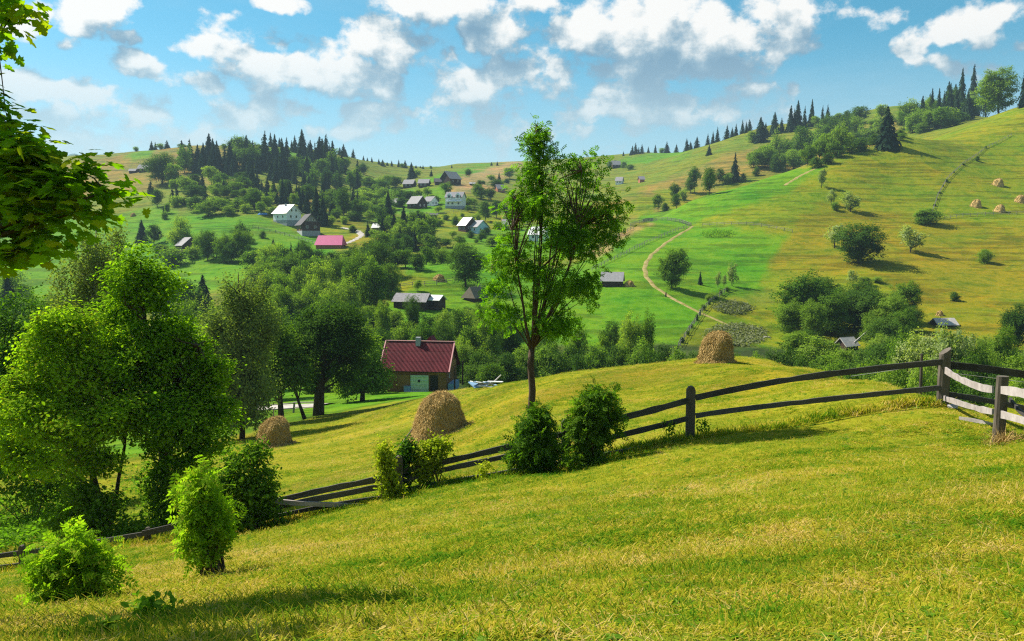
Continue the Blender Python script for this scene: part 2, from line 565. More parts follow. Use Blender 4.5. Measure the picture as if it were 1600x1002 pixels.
def wood_mat(name, c0, c1, scale=6.0, axis=(1, 1, .12), rough=.85):
    m_, nt, out = material(name)
    tcn = nt.n('ShaderNodeTexCoord')
    v = nt.vmath('MULTIPLY', tcn.outputs['Object'], axis)
    n1 = nt.noise(v, scale, 6, .65, .4)
    n2 = nt.noise(tcn.outputs['Object'], scale * .35, 3)
    f = nt.math('ADD', nt.math('MULTIPLY', n1, .7), nt.math('MULTIPLY', n2, .3))
    oi = nt.n('ShaderNodeObjectInfo')
    f = nt.math('ADD', f, nt.math('MULTIPLY_ADD', oi.outputs['Random'], .16, -.08))
    c = nt.ramp(f, [(.3, c0), (.7, c1)])
    bsdf(nt, out, c, rough, .2, n1, .02, .6)
    return m_


def flat_mat(name, col, var=.25, scale=3.0, rough=.7, spec=.3, bump=.0):
    m_, nt, out = material(name)
    tcn = nt.n('ShaderNodeTexCoord')
    n1 = nt.noise(tcn.outputs['Object'], scale, 6, .6)
    c = nt.mix(n1, tuple(x * (1 - var) for x in col), tuple(min(1, x * (1 + var)) for x in col))
    bsdf(nt, out, c, rough, spec, n1 if bump else None, .03, bump)
    return m_


LEAF_GAIN = 1.75


def leaf_mat(name, dark, light, warm=None, trans=.35, gloss=.12, nscale=.6, gain=None):
    """leaf: diffuse, light through the blade and a faint shine; colour differs leaf by leaf and tree by tree"""
    m_, nt, out = material(name)
    geo = nt.n('ShaderNodeNewGeometry')
    oi = nt.n('ShaderNodeObjectInfo')
    n1 = nt.noise(geo.outputs['Position'], nscale, 3, .5)
    f = nt.math('ADD', nt.math('MULTIPLY', geo.outputs['Random Per Island'], .55), nt.math('MULTIPLY', n1, .5))
    f = nt.math('ADD', f, nt.math('MULTIPLY_ADD', oi.outputs['Random'], .56, -.28))
    gk = gain or LEAF_GAIN
    dark, light = tuple(v * gk for v in dark), tuple(v * gk for v in light)
    stops = [(.15, dark), (.85, light)]
    if warm:
        stops.append((1.0, warm))
    c = nt.ramp(f, stops)
    df = nt.n('ShaderNodeBsdfDiffuse')
    nt.put(df.inputs[0], c)
    tr = nt.n('ShaderNodeBsdfTranslucent')
    nt.put(tr.inputs[0], nt.mix(1.0, c, (1.35, 1.5, .35), 'MULTIPLY'))
    mx = nt.n('ShaderNodeMixShader')
    mx.inputs[0].default_value = min(.62, trans * 1.45)
    nt.put(mx.inputs[1], df.outputs[0])
    nt.put(mx.inputs[2], tr.outputs[0])
    nt.put(out.inputs[0], mx.outputs[0])
    return m_


def ground_mat():
    m_, nt, out = material("meadow_ground")
    at = nt.n('ShaderNodeAttribute', attribute_name='cover')
    geo = nt.n('ShaderNodeNewGeometry')
    pos_ = geo.outputs['Position']
    big = nt.noise(pos_, .035, 5, .6)
    mid = nt.noise(pos_, .33, 6, .62)
    fine = nt.noise(pos_, 2.3, 8, .68)
    # sheep tracks and mowing lines along the contours of the slopes
    terr = nt.noise(nt.vmath('MULTIPLY', pos_, (.035, .035, .9)), 1.0, 5, .6)
    streak = nt.noise(nt.vmath('MULTIPLY', pos_, (.012, .012, .42)), 1.0, 6, .68)
    c = at.outputs['Color']
    c = nt.mix(nt.smooth(big, .42, .64), c, nt.mix(1.0, c, (1.18, 1.0, .9), 'MULTIPLY'))
    c = nt.mix(nt.smooth(big, .46, .30), c, nt.mix(1.0, c, (.72, .95, .8), 'MULTIPLY'))
    patch = nt.noise(pos_, .085, 5, .65, 1.2)
    c = nt.mix(nt.math('MULTIPLY', nt.smooth(patch, .50, .66), .9), c, nt.mix(1.0, c, (1.28, 1.05, 1.0), 'MULTIPLY'))
    c = nt.mix(nt.math('MULTIPLY', nt.smooth(patch, .48, .34), .9), c, nt.mix(1.0, c, (.62, .82, .7), 'MULTIPLY'))
    c = nt.mix(nt.smooth(mid, .46, .66), c, nt.mix(1.0, c, (.62, .80, .65), 'MULTIPLY'))
    c = nt.mix(nt.math('MULTIPLY', nt.smooth(terr, .51, .58), .85), c, nt.mix(1.0, c, (.62, .60, .75), 'MULTIPLY'))
    c = nt.mix(nt.math('MULTIPLY', nt.smooth(streak, .54, .64), .6), c, nt.mix(1.0, c, (1.30, 1.15, 1.6), 'MULTIPLY'))
    c = nt.mix(nt.math('MULTIPLY', nt.smooth(fine, .50, .75), .7), c, nt.mix(1.0, c, (1.6, 1.3, 2.2), 'MULTIPLY'))
    c = nt.mix(nt.math('MULTIPLY', nt.smooth(fine, .50, .25), .8), c, nt.mix(1.0, c, (.42, .52, .5), 'MULTIPLY'))
    hgt = nt.math('ADD', nt.math('MULTIPLY', fine, .35), nt.math('MULTIPLY', mid, 1.2))
    bsdf(nt, out, c, .95, .05, hgt, .6, .55)
    return m_


M = {}
M['ground'] = ground_mat()
na = len(AG)
verts = np.stack([XG, YG, Z], -1).reshape(-1, 3)
ii, jj = np.meshgrid(np.arange(na - 1), np.arange(NR - 1), indexing='ij')
q = np.stack([ii * NR + jj, (ii + 1) * NR + jj, (ii + 1) * NR + jj + 1, ii * NR + jj + 1], -1).reshape(-1, 4)
# close the sheet under the camera
verts = np.vstack([verts, [[0, 0, CZ - 1.62]]])
gme = mesh_quads("ground", verts, q, smooth=True)
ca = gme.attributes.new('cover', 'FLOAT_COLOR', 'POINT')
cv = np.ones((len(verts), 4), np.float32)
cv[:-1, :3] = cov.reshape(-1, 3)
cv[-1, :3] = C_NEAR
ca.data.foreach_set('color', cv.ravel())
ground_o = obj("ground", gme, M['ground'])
tag(ground_o, 'sloping hay meadows and valley sides covered in short grass', 'meadow', kind='structure')

# ------------------------------------------------------------------ shape builders
class MB:
    """collects faces and turns them into ONE mesh object"""
    def __init__(s):
        s.v, s.f = [], []

    def add(s, verts, faces):
        b = len(s.v)
        s.v += [tuple(map(float, p)) for p in verts]
        s.f += [tuple(b + i for i in f) for f in faces]
        return s

    def box(s, c, size, rz=0.0, tilt=0.0):
        hx, hy, hz = size[0] / 2, size[1] / 2, size[2] / 2
        vs = []
        for sx, sy, sz in ((-1, -1, -1), (1, -1, -1), (1, 1, -1), (-1, 1, -1), (-1, -1, 1), (1, -1, 1), (1, 1, 1), (-1, 1, 1)):
            x, y, z = sx * hx, sy * hy, sz * hz
            x, z = x * math.cos(tilt) + z * math.sin(tilt), -x * math.sin(tilt) + z * math.cos(tilt)
            x, y = x * math.cos(rz) - y * math.sin(rz), x * math.sin(rz) + y * math.cos(rz)
            vs.append((c[0] + x, c[1] + y, c[2] + z))
        return s.add(vs, [(0, 3, 2, 1), (4, 5, 6, 7), (0, 1, 5, 4), (1, 2, 6, 5), (2, 3, 7, 6), (3, 0, 4, 7)])

    def slab(s, quad, thick):
        """quad: four corner points; thickened along its normal"""
        qv = [Vector(p) for p in quad]
        n = (qv[1] - qv[0]).cross(qv[3] - qv[0]).normalized() * thick
        vs = [tuple(p) for p in qv] + [tuple(p - n) for p in qv]
        return s.add(vs, [(0, 1, 2, 3), (7, 6, 5, 4), (0, 4, 5, 1), (1, 5, 6, 2), (2, 6, 7, 3), (3, 7, 4, 0)])

    def tube(s, pts, radii, sides=6, cap=True):
        pts = [Vector([float(c) for c in p]) for p in pts]
        b = len(s.v)
        n = len(pts)
        for i, p in enumerate(pts):
            tdir = (pts[min(i + 1, n - 1)] - pts[max(i - 1, 0)])
            tdir = tdir.normalized() if tdir.length > 1e-9 else Vector((0, 0, 1))
            ref = Vector((0, 1, 0)) if abs(tdir.y) < .9 else Vector((1, 0, 0))
            u = tdir.cross(ref).normalized()
            v = tdir.cross(u)
            for k_ in range(sides):
                an = 2 * math.pi * k_ / sides
                s.v.append(tuple(p + (u * math.cos(an) + v * math.sin(an)) * radii[i]))
        for i in range(n - 1):
            for k_ in range(sides):
                a_, b_ = b + i * sides + k_, b + i * sides + (k_ + 1) % sides
                s.f.append((a_, b_, b_ + sides, a_ + sides))
        if cap:
            s.f.append(tuple(b + k_ for k_ in range(sides))[::-1])
            s.f.append(tuple(b + (n - 1) * sides + k_ for k_ in range(sides)))
        return s

    def mesh(s, name, smooth=False):
        me = bpy.data.meshes.new(name)
        me.from_pydata(s.v, [], s.f)
        if smooth:
            me.polygons.foreach_set('use_smooth', np.ones(len(me.polygons), dtype=bool))
        me.update()
        return me

    def build(s, name, mat, parent=None, smooth=False, loc=None):
        return obj(name, s.mesh(name, smooth), mat, parent, loc)


def frames(nrm, rg, spin=None):
    """rotation matrices whose z axis is nrm, with a random spin"""
    nrm = nrm / (np.linalg.norm(nrm, axis=1, keepdims=True) + 1e-9)
    ref = np.where(np.abs(nrm[:, 2:3]) < .95, np.array([[0, 0, 1.0]]), np.array([[1.0, 0, 0]]))
    u = np.cross(ref, nrm)
    u /= np.linalg.norm(u, axis=1, keepdims=True) + 1e-9
    v = np.cross(nrm, u)
    an = rg.uniform(0, 2 * math.pi, len(nrm)) if spin is None else spin
    c, s_ = np.cos(an)[:, None], np.sin(an)[:, None]
    return np.stack([u * c + v * s_, -u * s_ + v * c, nrm], axis=2)


def scatter(name, tv, tf, pos, R, scl):
    """many small copies of a template joined into one mesh (leaves, straw)"""
    tv = np.asarray(tv, float)
    n, kv = len(pos), len(tv)
    V = np.einsum('nij,kj->nki', R, tv) * np.asarray(scl).reshape(-1, 1, 1) + pos[:, None, :]
    flat = np.concatenate([np.asarray(f) for f in tf])
    tot = np.array([len(f) for f in tf])
    st = np.concatenate([[0], np.cumsum(tot)[:-1]])
    F = (flat[None] + (np.arange(n) * kv)[:, None]).ravel()
    LS = (st[None] + (np.arange(n) * len(flat))[:, None]).ravel()
    return new_mesh(name, V.reshape(-1, 3), F, LS, np.tile(tot, n))


def join_meshes(name, parts):
    """parts: list of (verts, quads) numpy -> one mesh"""
    vs, fs, b = [], [], 0
    for v, f in parts:
        vs.append(v)
        fs.append(np.asarray(f) + b)
        b += len(v)
    return mesh_quads(name, np.vstack(vs), np.vstack(fs))


# leaf templates (lie in xy, point along +x)
LEAF_Q = ([(0, 0, 0), (.5, .30, .06), (1, 0, 0), (.5, -.30, .06)], [(0, 1, 2, 3)])
LEAF_F = ([(0, 0, 0), (.35, .30, .07), (.75, .22, .05), (1, 0, -.05), (.75, -.22, .05), (.35, -.30, .07)], [(0, 3, 2, 1), (0, 5, 4, 3)])


def compound_leaf(pairs=4, width=.17, length=.36):
    tv, tf = [], []
    for i in range(pairs * 2 + 1):
        if i < pairs * 2:
            x0 = .22 + .62 * (i // 2) / (pairs - 1)
            sgn = 1 if i % 2 else -1
            an = sgn * math.radians(62)
        else:
            x0, an, sgn = .88, 0, 1
        ll_ = length * (1 if i >= 2 else .8)
        c, s_ = math.cos(an), math.sin(an)
        z0 = -.16 * x0 * x0
        b = len(tv)
        for (lx, ly, lz) in ((0, 0, 0), (ll_ * .45, width * .5, .02), (ll_, 0, -.05), (ll_ * .45, -width * .5, .02)):
            tv.append((x0 + lx * c - ly * s_, lx * s_ + ly * c, z0 + lz))
        tf.append((b, b + 1, b + 2, b + 3))
    b = len(tv)
    tv += [(0, .008, 0), (.5, .008, -.04), (.9, .004, -.13), (.9, -.004, -.13), (.5, -.008, -.04), (0, -.008, 0)]
    tf += [(b, b + 1, b + 4, b + 5), (b + 1, b + 2, b + 3, b + 4)]
    return tv, tf


def maple_leaf():
    out = [(0, 0), (-.10, .16), (-.16, .42), (.10, .34), (.20, .62), (.38, .40), (.52, .50), (.58, .22), (.78, .30), (1.0, 0)]
    pts = out + [(x, -y) for x, y in out[-2:0:-1]]
    tv = [(x, y, -.10 * y * y - .14 * x * x + (.05 if abs(y) > .3 else 0)) for x, y in pts]
    n = len(tv)
    tv.append((.30, 0, .03))
    return tv, [(n, i, (i + 1) % n) for i in range(n)]


COMP = compound_leaf()
MAPLE = maple_leaf()


def crown_points(lobes, n, rg, shell=.55, sprig=1.22):
    """points in a set of ellipsoids (cx, cy, cz, rx, ry, rz), denser near the outside"""
    lob = np.array(lobes, float)
    vol = (lob[:, 3] * lob[:, 4] * lob[:, 5]) ** .72
    which = rg.choice(len(lob), n, p=vol / vol.sum())
    dv = rg.normal(size=(n, 3))
    dv /= np.linalg.norm(dv, axis=1, keepdims=True)
    rad = shell + (1 - shell) * rg.uniform(0, 1, n) ** .6
    rad = np.where(rg.uniform(0, 1, n) < .22, rg.uniform(.1, .7, n), rad)
    rad = np.where(rg.uniform(0, 1, n) < .13, rg.uniform(1.0, sprig, n), rad)      # sprigs that break the outline
    L = lob[which]
    p = L[:, :3] + dv * rad[:, None] * L[:, 3:]
    return p, dv


def leafy(name, lobes, rg, n_clumps, per, leaf, tmpl=LEAF_Q, clump_r=.3, up=.8, flat=.6, droop=0.0, shell=.55, jit=.45, sprig=1.22):
    """crown mesh: leaf clumps spread through the lobes; returns mesh and clump centres"""
    cp, dv = crown_points(lobes, n_clumps, rg, shell, sprig)
    sz = rg.uniform(.6, 1.35, n_clumps)
    idx = np.repeat(np.arange(n_clumps), per)
    g3 = np.clip(rg.normal(size=(len(idx), 3)), -1.9, 1.9) * np.array([1, 1, flat]) * (clump_r * sz[idx])[:, None] * .62
    if droop:
        k_ = rg.uniform(0, 1, len(idx))
        g3[:, 2] -= droop * k_
        g3[:, :2] *= (1 - .6 * k_)[:, None]
    pos = cp[idx] + g3
    nrm = dv[idx] * .5 + np.array([0, 0, up]) + rg.normal(size=(len(idx), 3)) * jit
    R = frames(nrm, rg)
    me = scatter(name, tmpl[0], tmpl[1], pos, R, leaf * rg.uniform(.65, 1.25, len(idx)))
    return me, cp


def branches(mb, trunk, tr, tips, rg, rad=.03, sides=5, low=.25):
    """limbs from the trunk polyline to clump centres"""
    tk = np.array(trunk, float)
    zs = tk[:, 2]
    H = zs[-1]
    for tip in tips:
        z0 = min(H * .97, max(H * low, tip[2] - (.35 + .5 * rg.uniform()) * math.hypot(tip[0] - np.interp(tip[2], zs, tk[:, 0]), tip[1] - np.interp(tip[2], zs, tk[:, 1])) - .05 * H))
        a_ = np.array([np.interp(z0, zs, tk[:, 0]), np.interp(z0, zs, tk[:, 1]), z0])
        r0 = min(rad, np.interp(z0, zs, tr) * .7)
        mid = a_ * .5 + tip * .5 + np.array([0, 0, .06 * H * rg.uniform(-.2, .6)]) + rg.normal(size=3) * .02 * H
        q1 = a_ * .75 + mid * .25 + np.array([0, 0, .01 * H])
        mb.tube([a_, q1, mid, mid * .4 + tip * .6, tip], [r0, r0 * .85, r0 * .62, r0 * .38, r0 * .12], sides, cap=False)


def wobble(p0, p1, n, amp, rg):
    p0, p1 = np.array(p0, float), np.array(p1, float)
    ts = np.linspace(0, 1, n)
    off = np.cumsum(rg.normal(size=(n, 3)), 0) * amp
    off -= np.outer(1 - ts, off[0]) + np.outer(ts, off[-1]) * .6
    off[:, 2] = 0
    return p0 + np.outer(ts, p1 - p0) + off


# ------------------------------------------------------------------ leaf and bark materials
M['spruce'] = leaf_mat('spruce_needles', (.012, .030, .016), (.032, .062, .026), trans=.10, gloss=.06, nscale=.25, gain=1.0)
M['leaf_dark'] = leaf_mat('leaf_dark', (.022, .052, .010), (.060, .110, .016), trans=.26, nscale=.3, gain=1.6)
M['leaf_mid'] = leaf_mat('leaf_mid', (.034, .078, .010), (.110, .165, .020), trans=.30, nscale=.3, gain=1.8)
M['leaf_light'] = leaf_mat('leaf_light', (.060, .115, .016), (.140, .190, .030), trans=.34, nscale=.3, gain=1.8)
M['leaf_willow'] = leaf_mat('leaf_willow', (.085, .125, .045), (.190, .220, .085), trans=.3, nscale=.3)
M['leaf_alder'] = leaf_mat('leaf_alder', (.034, .085, .005), (.135, .205, .010), (.20, .22, .02), trans=.36, gloss=.16, nscale=.9, gain=2.2)
M['leaf_birch'] = leaf_mat('leaf_birch', (.050, .080, .026), (.115, .150, .045), (.22, .24, .10), trans=.30, gloss=.2, nscale=.6)
M['leaf_ash'] = leaf_mat('leaf_ash', (.026, .072, .006), (.090, .165, .010), (.18, .21, .02), trans=.40, gloss=.15, nscale=1.1, gain=2.2)
M['leaf_young'] = leaf_mat('leaf_young', (.060, .135, .006), (.150, .235, .016), (.24, .28, .03), trans=.38, gloss=.14, nscale=1.5)
M['leaf_shrub'] = leaf_mat('leaf_shrub', (.022, .060, .008), (.085, .145, .014), (.15, .19, .03), trans=.34, gloss=.14, nscale=1.2)
M['leaf_yellow'] = leaf_mat('leaf_yellow', (.100, .140, .012), (.230, .240, .020), (.36, .32, .03), trans=.42, gloss=.1, nscale=1.5)
M['leaf_maple'] = leaf_mat('leaf_maple', (.028, .082, .005), (.095, .180, .008), (.24, .29, .014), trans=.42, gloss=.12, nscale=1.6)
M['weed'] = leaf_mat('weed_leaves', (.050, .115, .008), (.115, .185, .022), trans=.34, gloss=.12, nscale=1.2)
M['weed_grey'] = leaf_mat('grey_weed', (.060, .075, .035), (.115, .125, .065), trans=.2, nscale=.5)
M['bark'] = wood_mat('bark', (.022, .017, .012), (.075, .058, .042), 9.0)
M['bark_warm'] = wood_mat('bark_warm', (.045, .028, .018), (.130, .088, .060), 9.0)
M['bark_birch'] = wood_mat('bark_birch', (.10, .09, .08), (.42, .40, .36), 5.0, (.3, .3, 1))

# ------------------------------------------------------------------ distant trees: prototypes of unit height and unit width
def proto_spruce(seed, dens=1.0):
    rg = np.random.default_rng(seed)
    T, W = [], []
    pos, nr, sp, sc = [], [], [], []
    lev = int(26 * dens)
    for i in range(lev):
        z = .05 + .93 * (i / lev) ** .92
        rad = .5 * (1 - z) ** .80 * rg.uniform(.85, 1.05) + .012
        nb = int(5 + 9 * (1 - z))
        for b_ in range(nb):
            an = rg.uniform(0, 2 * math.pi)
            rad_b = rad * rg.uniform(.62, 1.18)
            z_b = z + rg.normal() * .026
            for k_ in range(4):
                fr = .25 + .25 * k_ + rg.uniform(-.08, .08)
                rr_ = rad_b * fr
                zz = z_b - .16 * rad * fr ** 1.5 * 2 + rg.normal() * .006
                pos.append((rr_ * math.cos(an), rr_ * math.sin(an), zz))
                nr.append((math.cos(an) * .55 + rg.normal() * .25, math.sin(an) * .55 + rg.normal() * .25, 1.0))
                sc.append((.30 * rad + .020) * rg.uniform(.6, 1.3))
                W.append(an)
    for i in range(10):
        pos.append((0, 0, .96 + .004 * i))
        nr.append((rg.normal(), rg.normal(), .5))
        sc.append(.03)
        W.append(0)
    pos, nr, sc = np.array(pos), np.array(nr), np.array(sc)
    tv = [(-.5, 0, 0), (-.1, .42, -.10), (.62, .14, -.22), (.62, -.14, -.22), (-.1, -.42, -.10)]
    # align sprays outwards
    n_ = nr / np.linalg.norm(nr, axis=1, keepdims=True)
    out_ = np.stack([np.cos(W), np.sin(W), 0 * np.array(W)], 1)
    u = out_ - n_ * (out_ * n_).sum(1, keepdims=True)
    u /= np.linalg.norm(u, axis=1, keepdims=True)
    R = np.stack([u, np.cross(n_, u), n_], 2)
    crown = scatter('spruce_crown', tv, [(0, 1, 2, 3, 4)], pos, R, sc)
    mb = MB().tube([(0, 0, -.03), (0, 0, .5), (0, 0, .97)], [.022, .014, .003], 5)
    return crown, mb.mesh('spruce_trunk'), M['spruce'], M['bark']


def proto_leafy(seed, lobes, mat, n_clumps, per, leaf, clump_r, trunk=.022, droop=0.0, shell=.5, bark='bark'):
    rg = np.random.default_rng(seed)
    crown, cp = leafy('tree_crown', lobes, rg, n_clumps, per, leaf, LEAF_Q, clump_r, up=.7, flat=.7, droop=droop, shell=shell)
    mb = MB()
    tk = wobble((0, 0, -.03), (rg.normal() * .03, rg.normal() * .03, .82), 7, .008, rg)
    tr = np.linspace(trunk, trunk * .2, 7)
    mb.tube(tk, tr, 6)
    branches(mb, tk, tr, cp[:22], rg, trunk * .5, 4, .15)
    return crown, mb.mesh('tree_trunk'), M[mat], M[bark]


def rnd_lobes(seed, zlo, zhi, n, rmin=.18, rmax=.32, rw=.5):
    rg = np.random.default_rng(seed)
    L = []
    for i in range(n):
        r_ = rg.uniform(rmin, rmax)
        an = rg.uniform(0, 6.283)
        zz = rg.uniform(zlo + r_ * .55, zhi - r_ * .85)
        env = math.sqrt(max(.05, 1 - ((zz - (zlo + zhi) / 2) / ((zhi - zlo) / 2)) ** 2))
        rr_ = max(0, rw * env - r_) * math.sqrt(rg.uniform(.25, 1))
        L.append((rr_ * math.cos(an), rr_ * math.sin(an), zz, r_, r_, r_ * .8))
    L.append((rg.normal() * .06, rg.normal() * .06, zhi - .2, .2, .2, .2))
    L.append((0, 0, (zlo + zhi) / 2, rw * .62, rw * .62, (zhi - zlo) * .36))
    return L


PROTO = {
    's': [proto_spruce(s_) for s_ in (1, 2, 3)],
    'S': [proto_spruce(4, 2.3), proto_spruce(5, 2.3), proto_spruce(6, 2.1)],
    'r': [proto_leafy(10 + i, rnd_lobes(10 + i, .12, 1.0, 9), ('leaf_dark', 'leaf_mid', 'leaf_dark', 'leaf_mid', 'leaf_mid', 'leaf_dark', 'leaf_mid')[i], 95, 38, .058, (.10, .085, .115)[i % 3]) for i in range(7)],
    'l': [proto_leafy(20 + i, rnd_lobes(20 + i, .12, 1.0, 8), 'leaf_light', 95, 38, .058, .10) for i in range(3)],
    'o': [proto_leafy(30 + i, rnd_lobes(30 + i, .08, 1.0, 10, .16, .26, .42), ('leaf_dark', 'leaf_mid')[i], 95, 38, .058, .095) for i in range(2)],
    'b': [proto_leafy(40 + i, rnd_lobes(40 + i, -.12, 1.0, 7, .25, .4), ('leaf_dark', 'leaf_mid', 'leaf_light')[i], 80, 34, .082, .14, .02) for i in range(3)],
    'w': [proto_leafy(50 + i, rnd_lobes(50 + i, .22, 1.0, 6, .14, .24), 'leaf_willow', 110, 14, .070, .075, .024, .05) for i in range(2)],
    # close to the brook, larger in the picture
    'R': [proto_leafy(60 + i, rnd_lobes(60 + i, .10, 1.0, 12), ('leaf_dark', 'leaf_mid', 'leaf_dark', 'leaf_mid', 'leaf_mid')[i], 210, 74, .033, (.082, .068, .095)[i % 3]) for i in range(5)],
    'L': [proto_leafy(70 + i, rnd_lobes(70 + i, .10, 1.0, 11), 'leaf_light', 200, 68, .033, .08) for i in range(2)],
    'B': [proto_leafy(80 + i, rnd_lobes(80 + i, -.12, 1.0, 8, .25, .4), ('leaf_mid', 'leaf_light', 'leaf_dark')[i], 170, 64, .046, .11, .016) for i in range(3)],
    'W': [proto_leafy(90, rnd_lobes(90, .05, 1.0, 10, .18, .30), 'leaf_willow', 180, 60, .035, .08, .024, .05)],
}
for kk_, lst_ in PROTO.items():
    for (cm, tm, mc, mt) in lst_:
        cm.materials.append(mc)
        tm.materials.append(mt)
JOINED = {}


def joined_proto(kk_, i):
    """crown and trunk as one mesh, for trees too small in the picture to show parts"""
    if (kk_, i) in JOINED:
        return JOINED[(kk_, i)]
    cm, tm, mc, mt = PROTO[kk_][i]
    vs, lv, ls, mi, b = [], [], [], [], 0
    lb = 0
    for k_, me in enumerate((cm, tm)):
        v = np.empty(len(me.vertices) * 3, np.float32)
        me.vertices.foreach_get('co', v)
        li = np.empty(len(me.loops), np.int32)
        me.loops.foreach_get('vertex_index', li)
        st = np.empty(len(me.polygons), np.int32)
        me.polygons.foreach_get('loop_start', st)
        vs.append(v.reshape(-1, 3))
        lv.append(li + b)
        ls.append(st + lb)
        mi.append(np.full(len(st), k_, np.int32))
        b += len(me.vertices)
        lb += len(li)
    st = np.concatenate(ls)
    me = new_mesh('tree', np.vstack(vs), np.concatenate(lv), st, st)
    me.polygons.foreach_set('material_index', np.concatenate(mi))
    me.materials.append(mc)
    me.materials.append(mt)
    JOINED[(kk_, i)] = me
    return me


KIND = {'s': ('spruce', 'spruce_tree'), 'S': ('spruce', 'spruce_tree'), 'r': ('broadleaf tree', 'broadleaf_tree'), 'l': ('pale green broadleaf tree', 'broadleaf_tree'),
        'o': ('slender broadleaf tree', 'broadleaf_tree'), 'b': ('bush', 'bush'), 'w': ('pale willow', 'willow_tree'),
        'R': ('broadleaf tree', 'broadleaf_tree'), 'L': ('pale green broadleaf tree', 'broadleaf_tree'), 'B': ('bush', 'bush'), 'W': ('pale willow', 'willow_tree')}
CATN = {'spruce_tree': 'spruce', 'broadleaf_tree': 'tree', 'bush': 'bush', 'willow_tree': 'willow'}
tree_rng = np.random.default_rng(99)
placed = []
REG = []


def plant(kk_, loc, h, w_, label, group, parts):
    lst_ = PROTO[kk_]
    i = int(tree_rng.integers(len(lst_)))
    nm = KIND[kk_][1]
    rz = tree_rng.uniform(0, 6.28)
    if parts:
        root = empty(nm, (loc[0], loc[1], loc[2] - .02 * h), rz)
        root.scale = (w_ * tree_rng.uniform(.9, 1.1), w_ * tree_rng.uniform(.9, 1.1), h)
        obj('crown', lst_[i][0], None, root)
        obj('trunk', lst_[i][1], None, root)
    else:
        root = bpy.data.objects.new(nm, joined_proto(kk_, i))
        COL.objects.link(root)
        root.location = [float(loc[0]), float(loc[1]), float(loc[2]) - .02 * h]
        root.rotation_euler = (0, 0, rz)
        root.scale = (w_ * tree_rng.uniform(.9, 1.1), w_ * tree_rng.uniform(.9, 1.1), h)
    tag(root, label, CATN[nm], group)
    placed.append((loc[0], loc[1], w_))
    return root


def plant_px(e, zone, dmin, dist=None):
    """e = (kind, px, base_py, top_py, width_px[, label]) measured in the photograph"""
    kk_, px, b_, t_, wpx = e[:5]
    if dist is None:
        p = cast(px, b_, dmin)
    else:
        x, y, z = pix_dir(px, b_)
        p = np.array([x / y * dist, dist, gz(x / y * dist, dist)])
    d_ = p[1]
    top = P(px, t_, d_)[2]
    h = max(top - p[2], .6)
    w_ = wpx / FPX * d_ * (1.25 if kk_ in 'sS' else 1.32)
    h *= 1.03
    big = (b_ - t_) >= 26
    base = KIND[kk_][0]
    if len(e) > 5:
        return plant(kk_, p, h, w_, e[5], None, big)
    o = plant(kk_, p, h, w_, f"{base} {zone}", f"{base} {zone}", big)
    REG.append((o, base, zone, px, b_ - t_))
    return o


# pixels of the photograph where houses, stacks and open ground show: no filler tree in front of them
CLEAR = [(494, 366, 542, 390), (610, 452, 700, 486), (722, 445, 762, 472), (428, 316, 508, 370), (628, 276, 722, 330), (718, 340, 772, 366), (280, 372, 314, 400), (588, 530, 735, 622), (592, 412, 702, 462), (1000, 350, 1110, 500), (1300, 512, 1346, 536), (1452, 482, 1492, 504), (528, 352, 572, 388), (200, 250, 236, 272), (1095, 470, 1205, 545)]


def fill(zone, poly, dmin, n, kinds, hmin, hmax, aspect=.55, seed=0, gap=.42):
    """further trees of a wood, each on its own free spot"""
    rg = np.random.default_rng(seed + 500)
    xs, ys = [q[0] for q in poly], [q[1] for q in poly]
    done = tries = 0
    while done < n and tries < n * 12:
        tries += 1
        px, py = rg.uniform(min(xs), max(xs)), rg.uniform(min(ys), max(ys))
        if not in_poly(np.array([px]), np.array([py]), poly)[0]:
            continue
        kk_ = kinds[int(rg.integers(len(kinds)))]
        hp = rg.uniform(hmin, hmax) * (1.15 if kk_ in 'sS' else .55 if kk_ in 'bB' else 1)
        wp = hp * (.42 if kk_ in 'sS' else 1.15 if kk_ in 'bB' else aspect + rg.uniform(0, .35))
        if any(px + wp * .6 > c[0] and px - wp * .6 < c[2] and py > c[1] + 4 and py - hp < c[3] - 3 for c in CLEAR):
            continue
        p = cast(px, py, dmin)
        wm = wp / FPX * p[1]
        if any((p[0] - q[0]) ** 2 + (p[1] - q[1]) ** 2 < (gap * (wm + q[2])) ** 2 for q in placed):
            continue
        plant_px((kk_, px, py, py - hp, wp), zone, dmin)
        done += 1


ORD = ['first', 'second', 'third', 'fourth', 'fifth', 'sixth', 'seventh', 'eighth', 'ninth', 'tenth', 'eleventh', 'twelfth', 'thirteenth', 'fourteenth', 'fifteenth', 'sixteenth', 'seventeenth', 'eighteenth', 'nineteenth', 'twentieth', 'twenty-first', 'twenty-second', 'twenty-third', 'twenty-fourth', 'twenty-fifth', 'twenty-sixth', 'twenty-seventh', 'twenty-eighth', 'twenty-ninth', 'thirtieth']


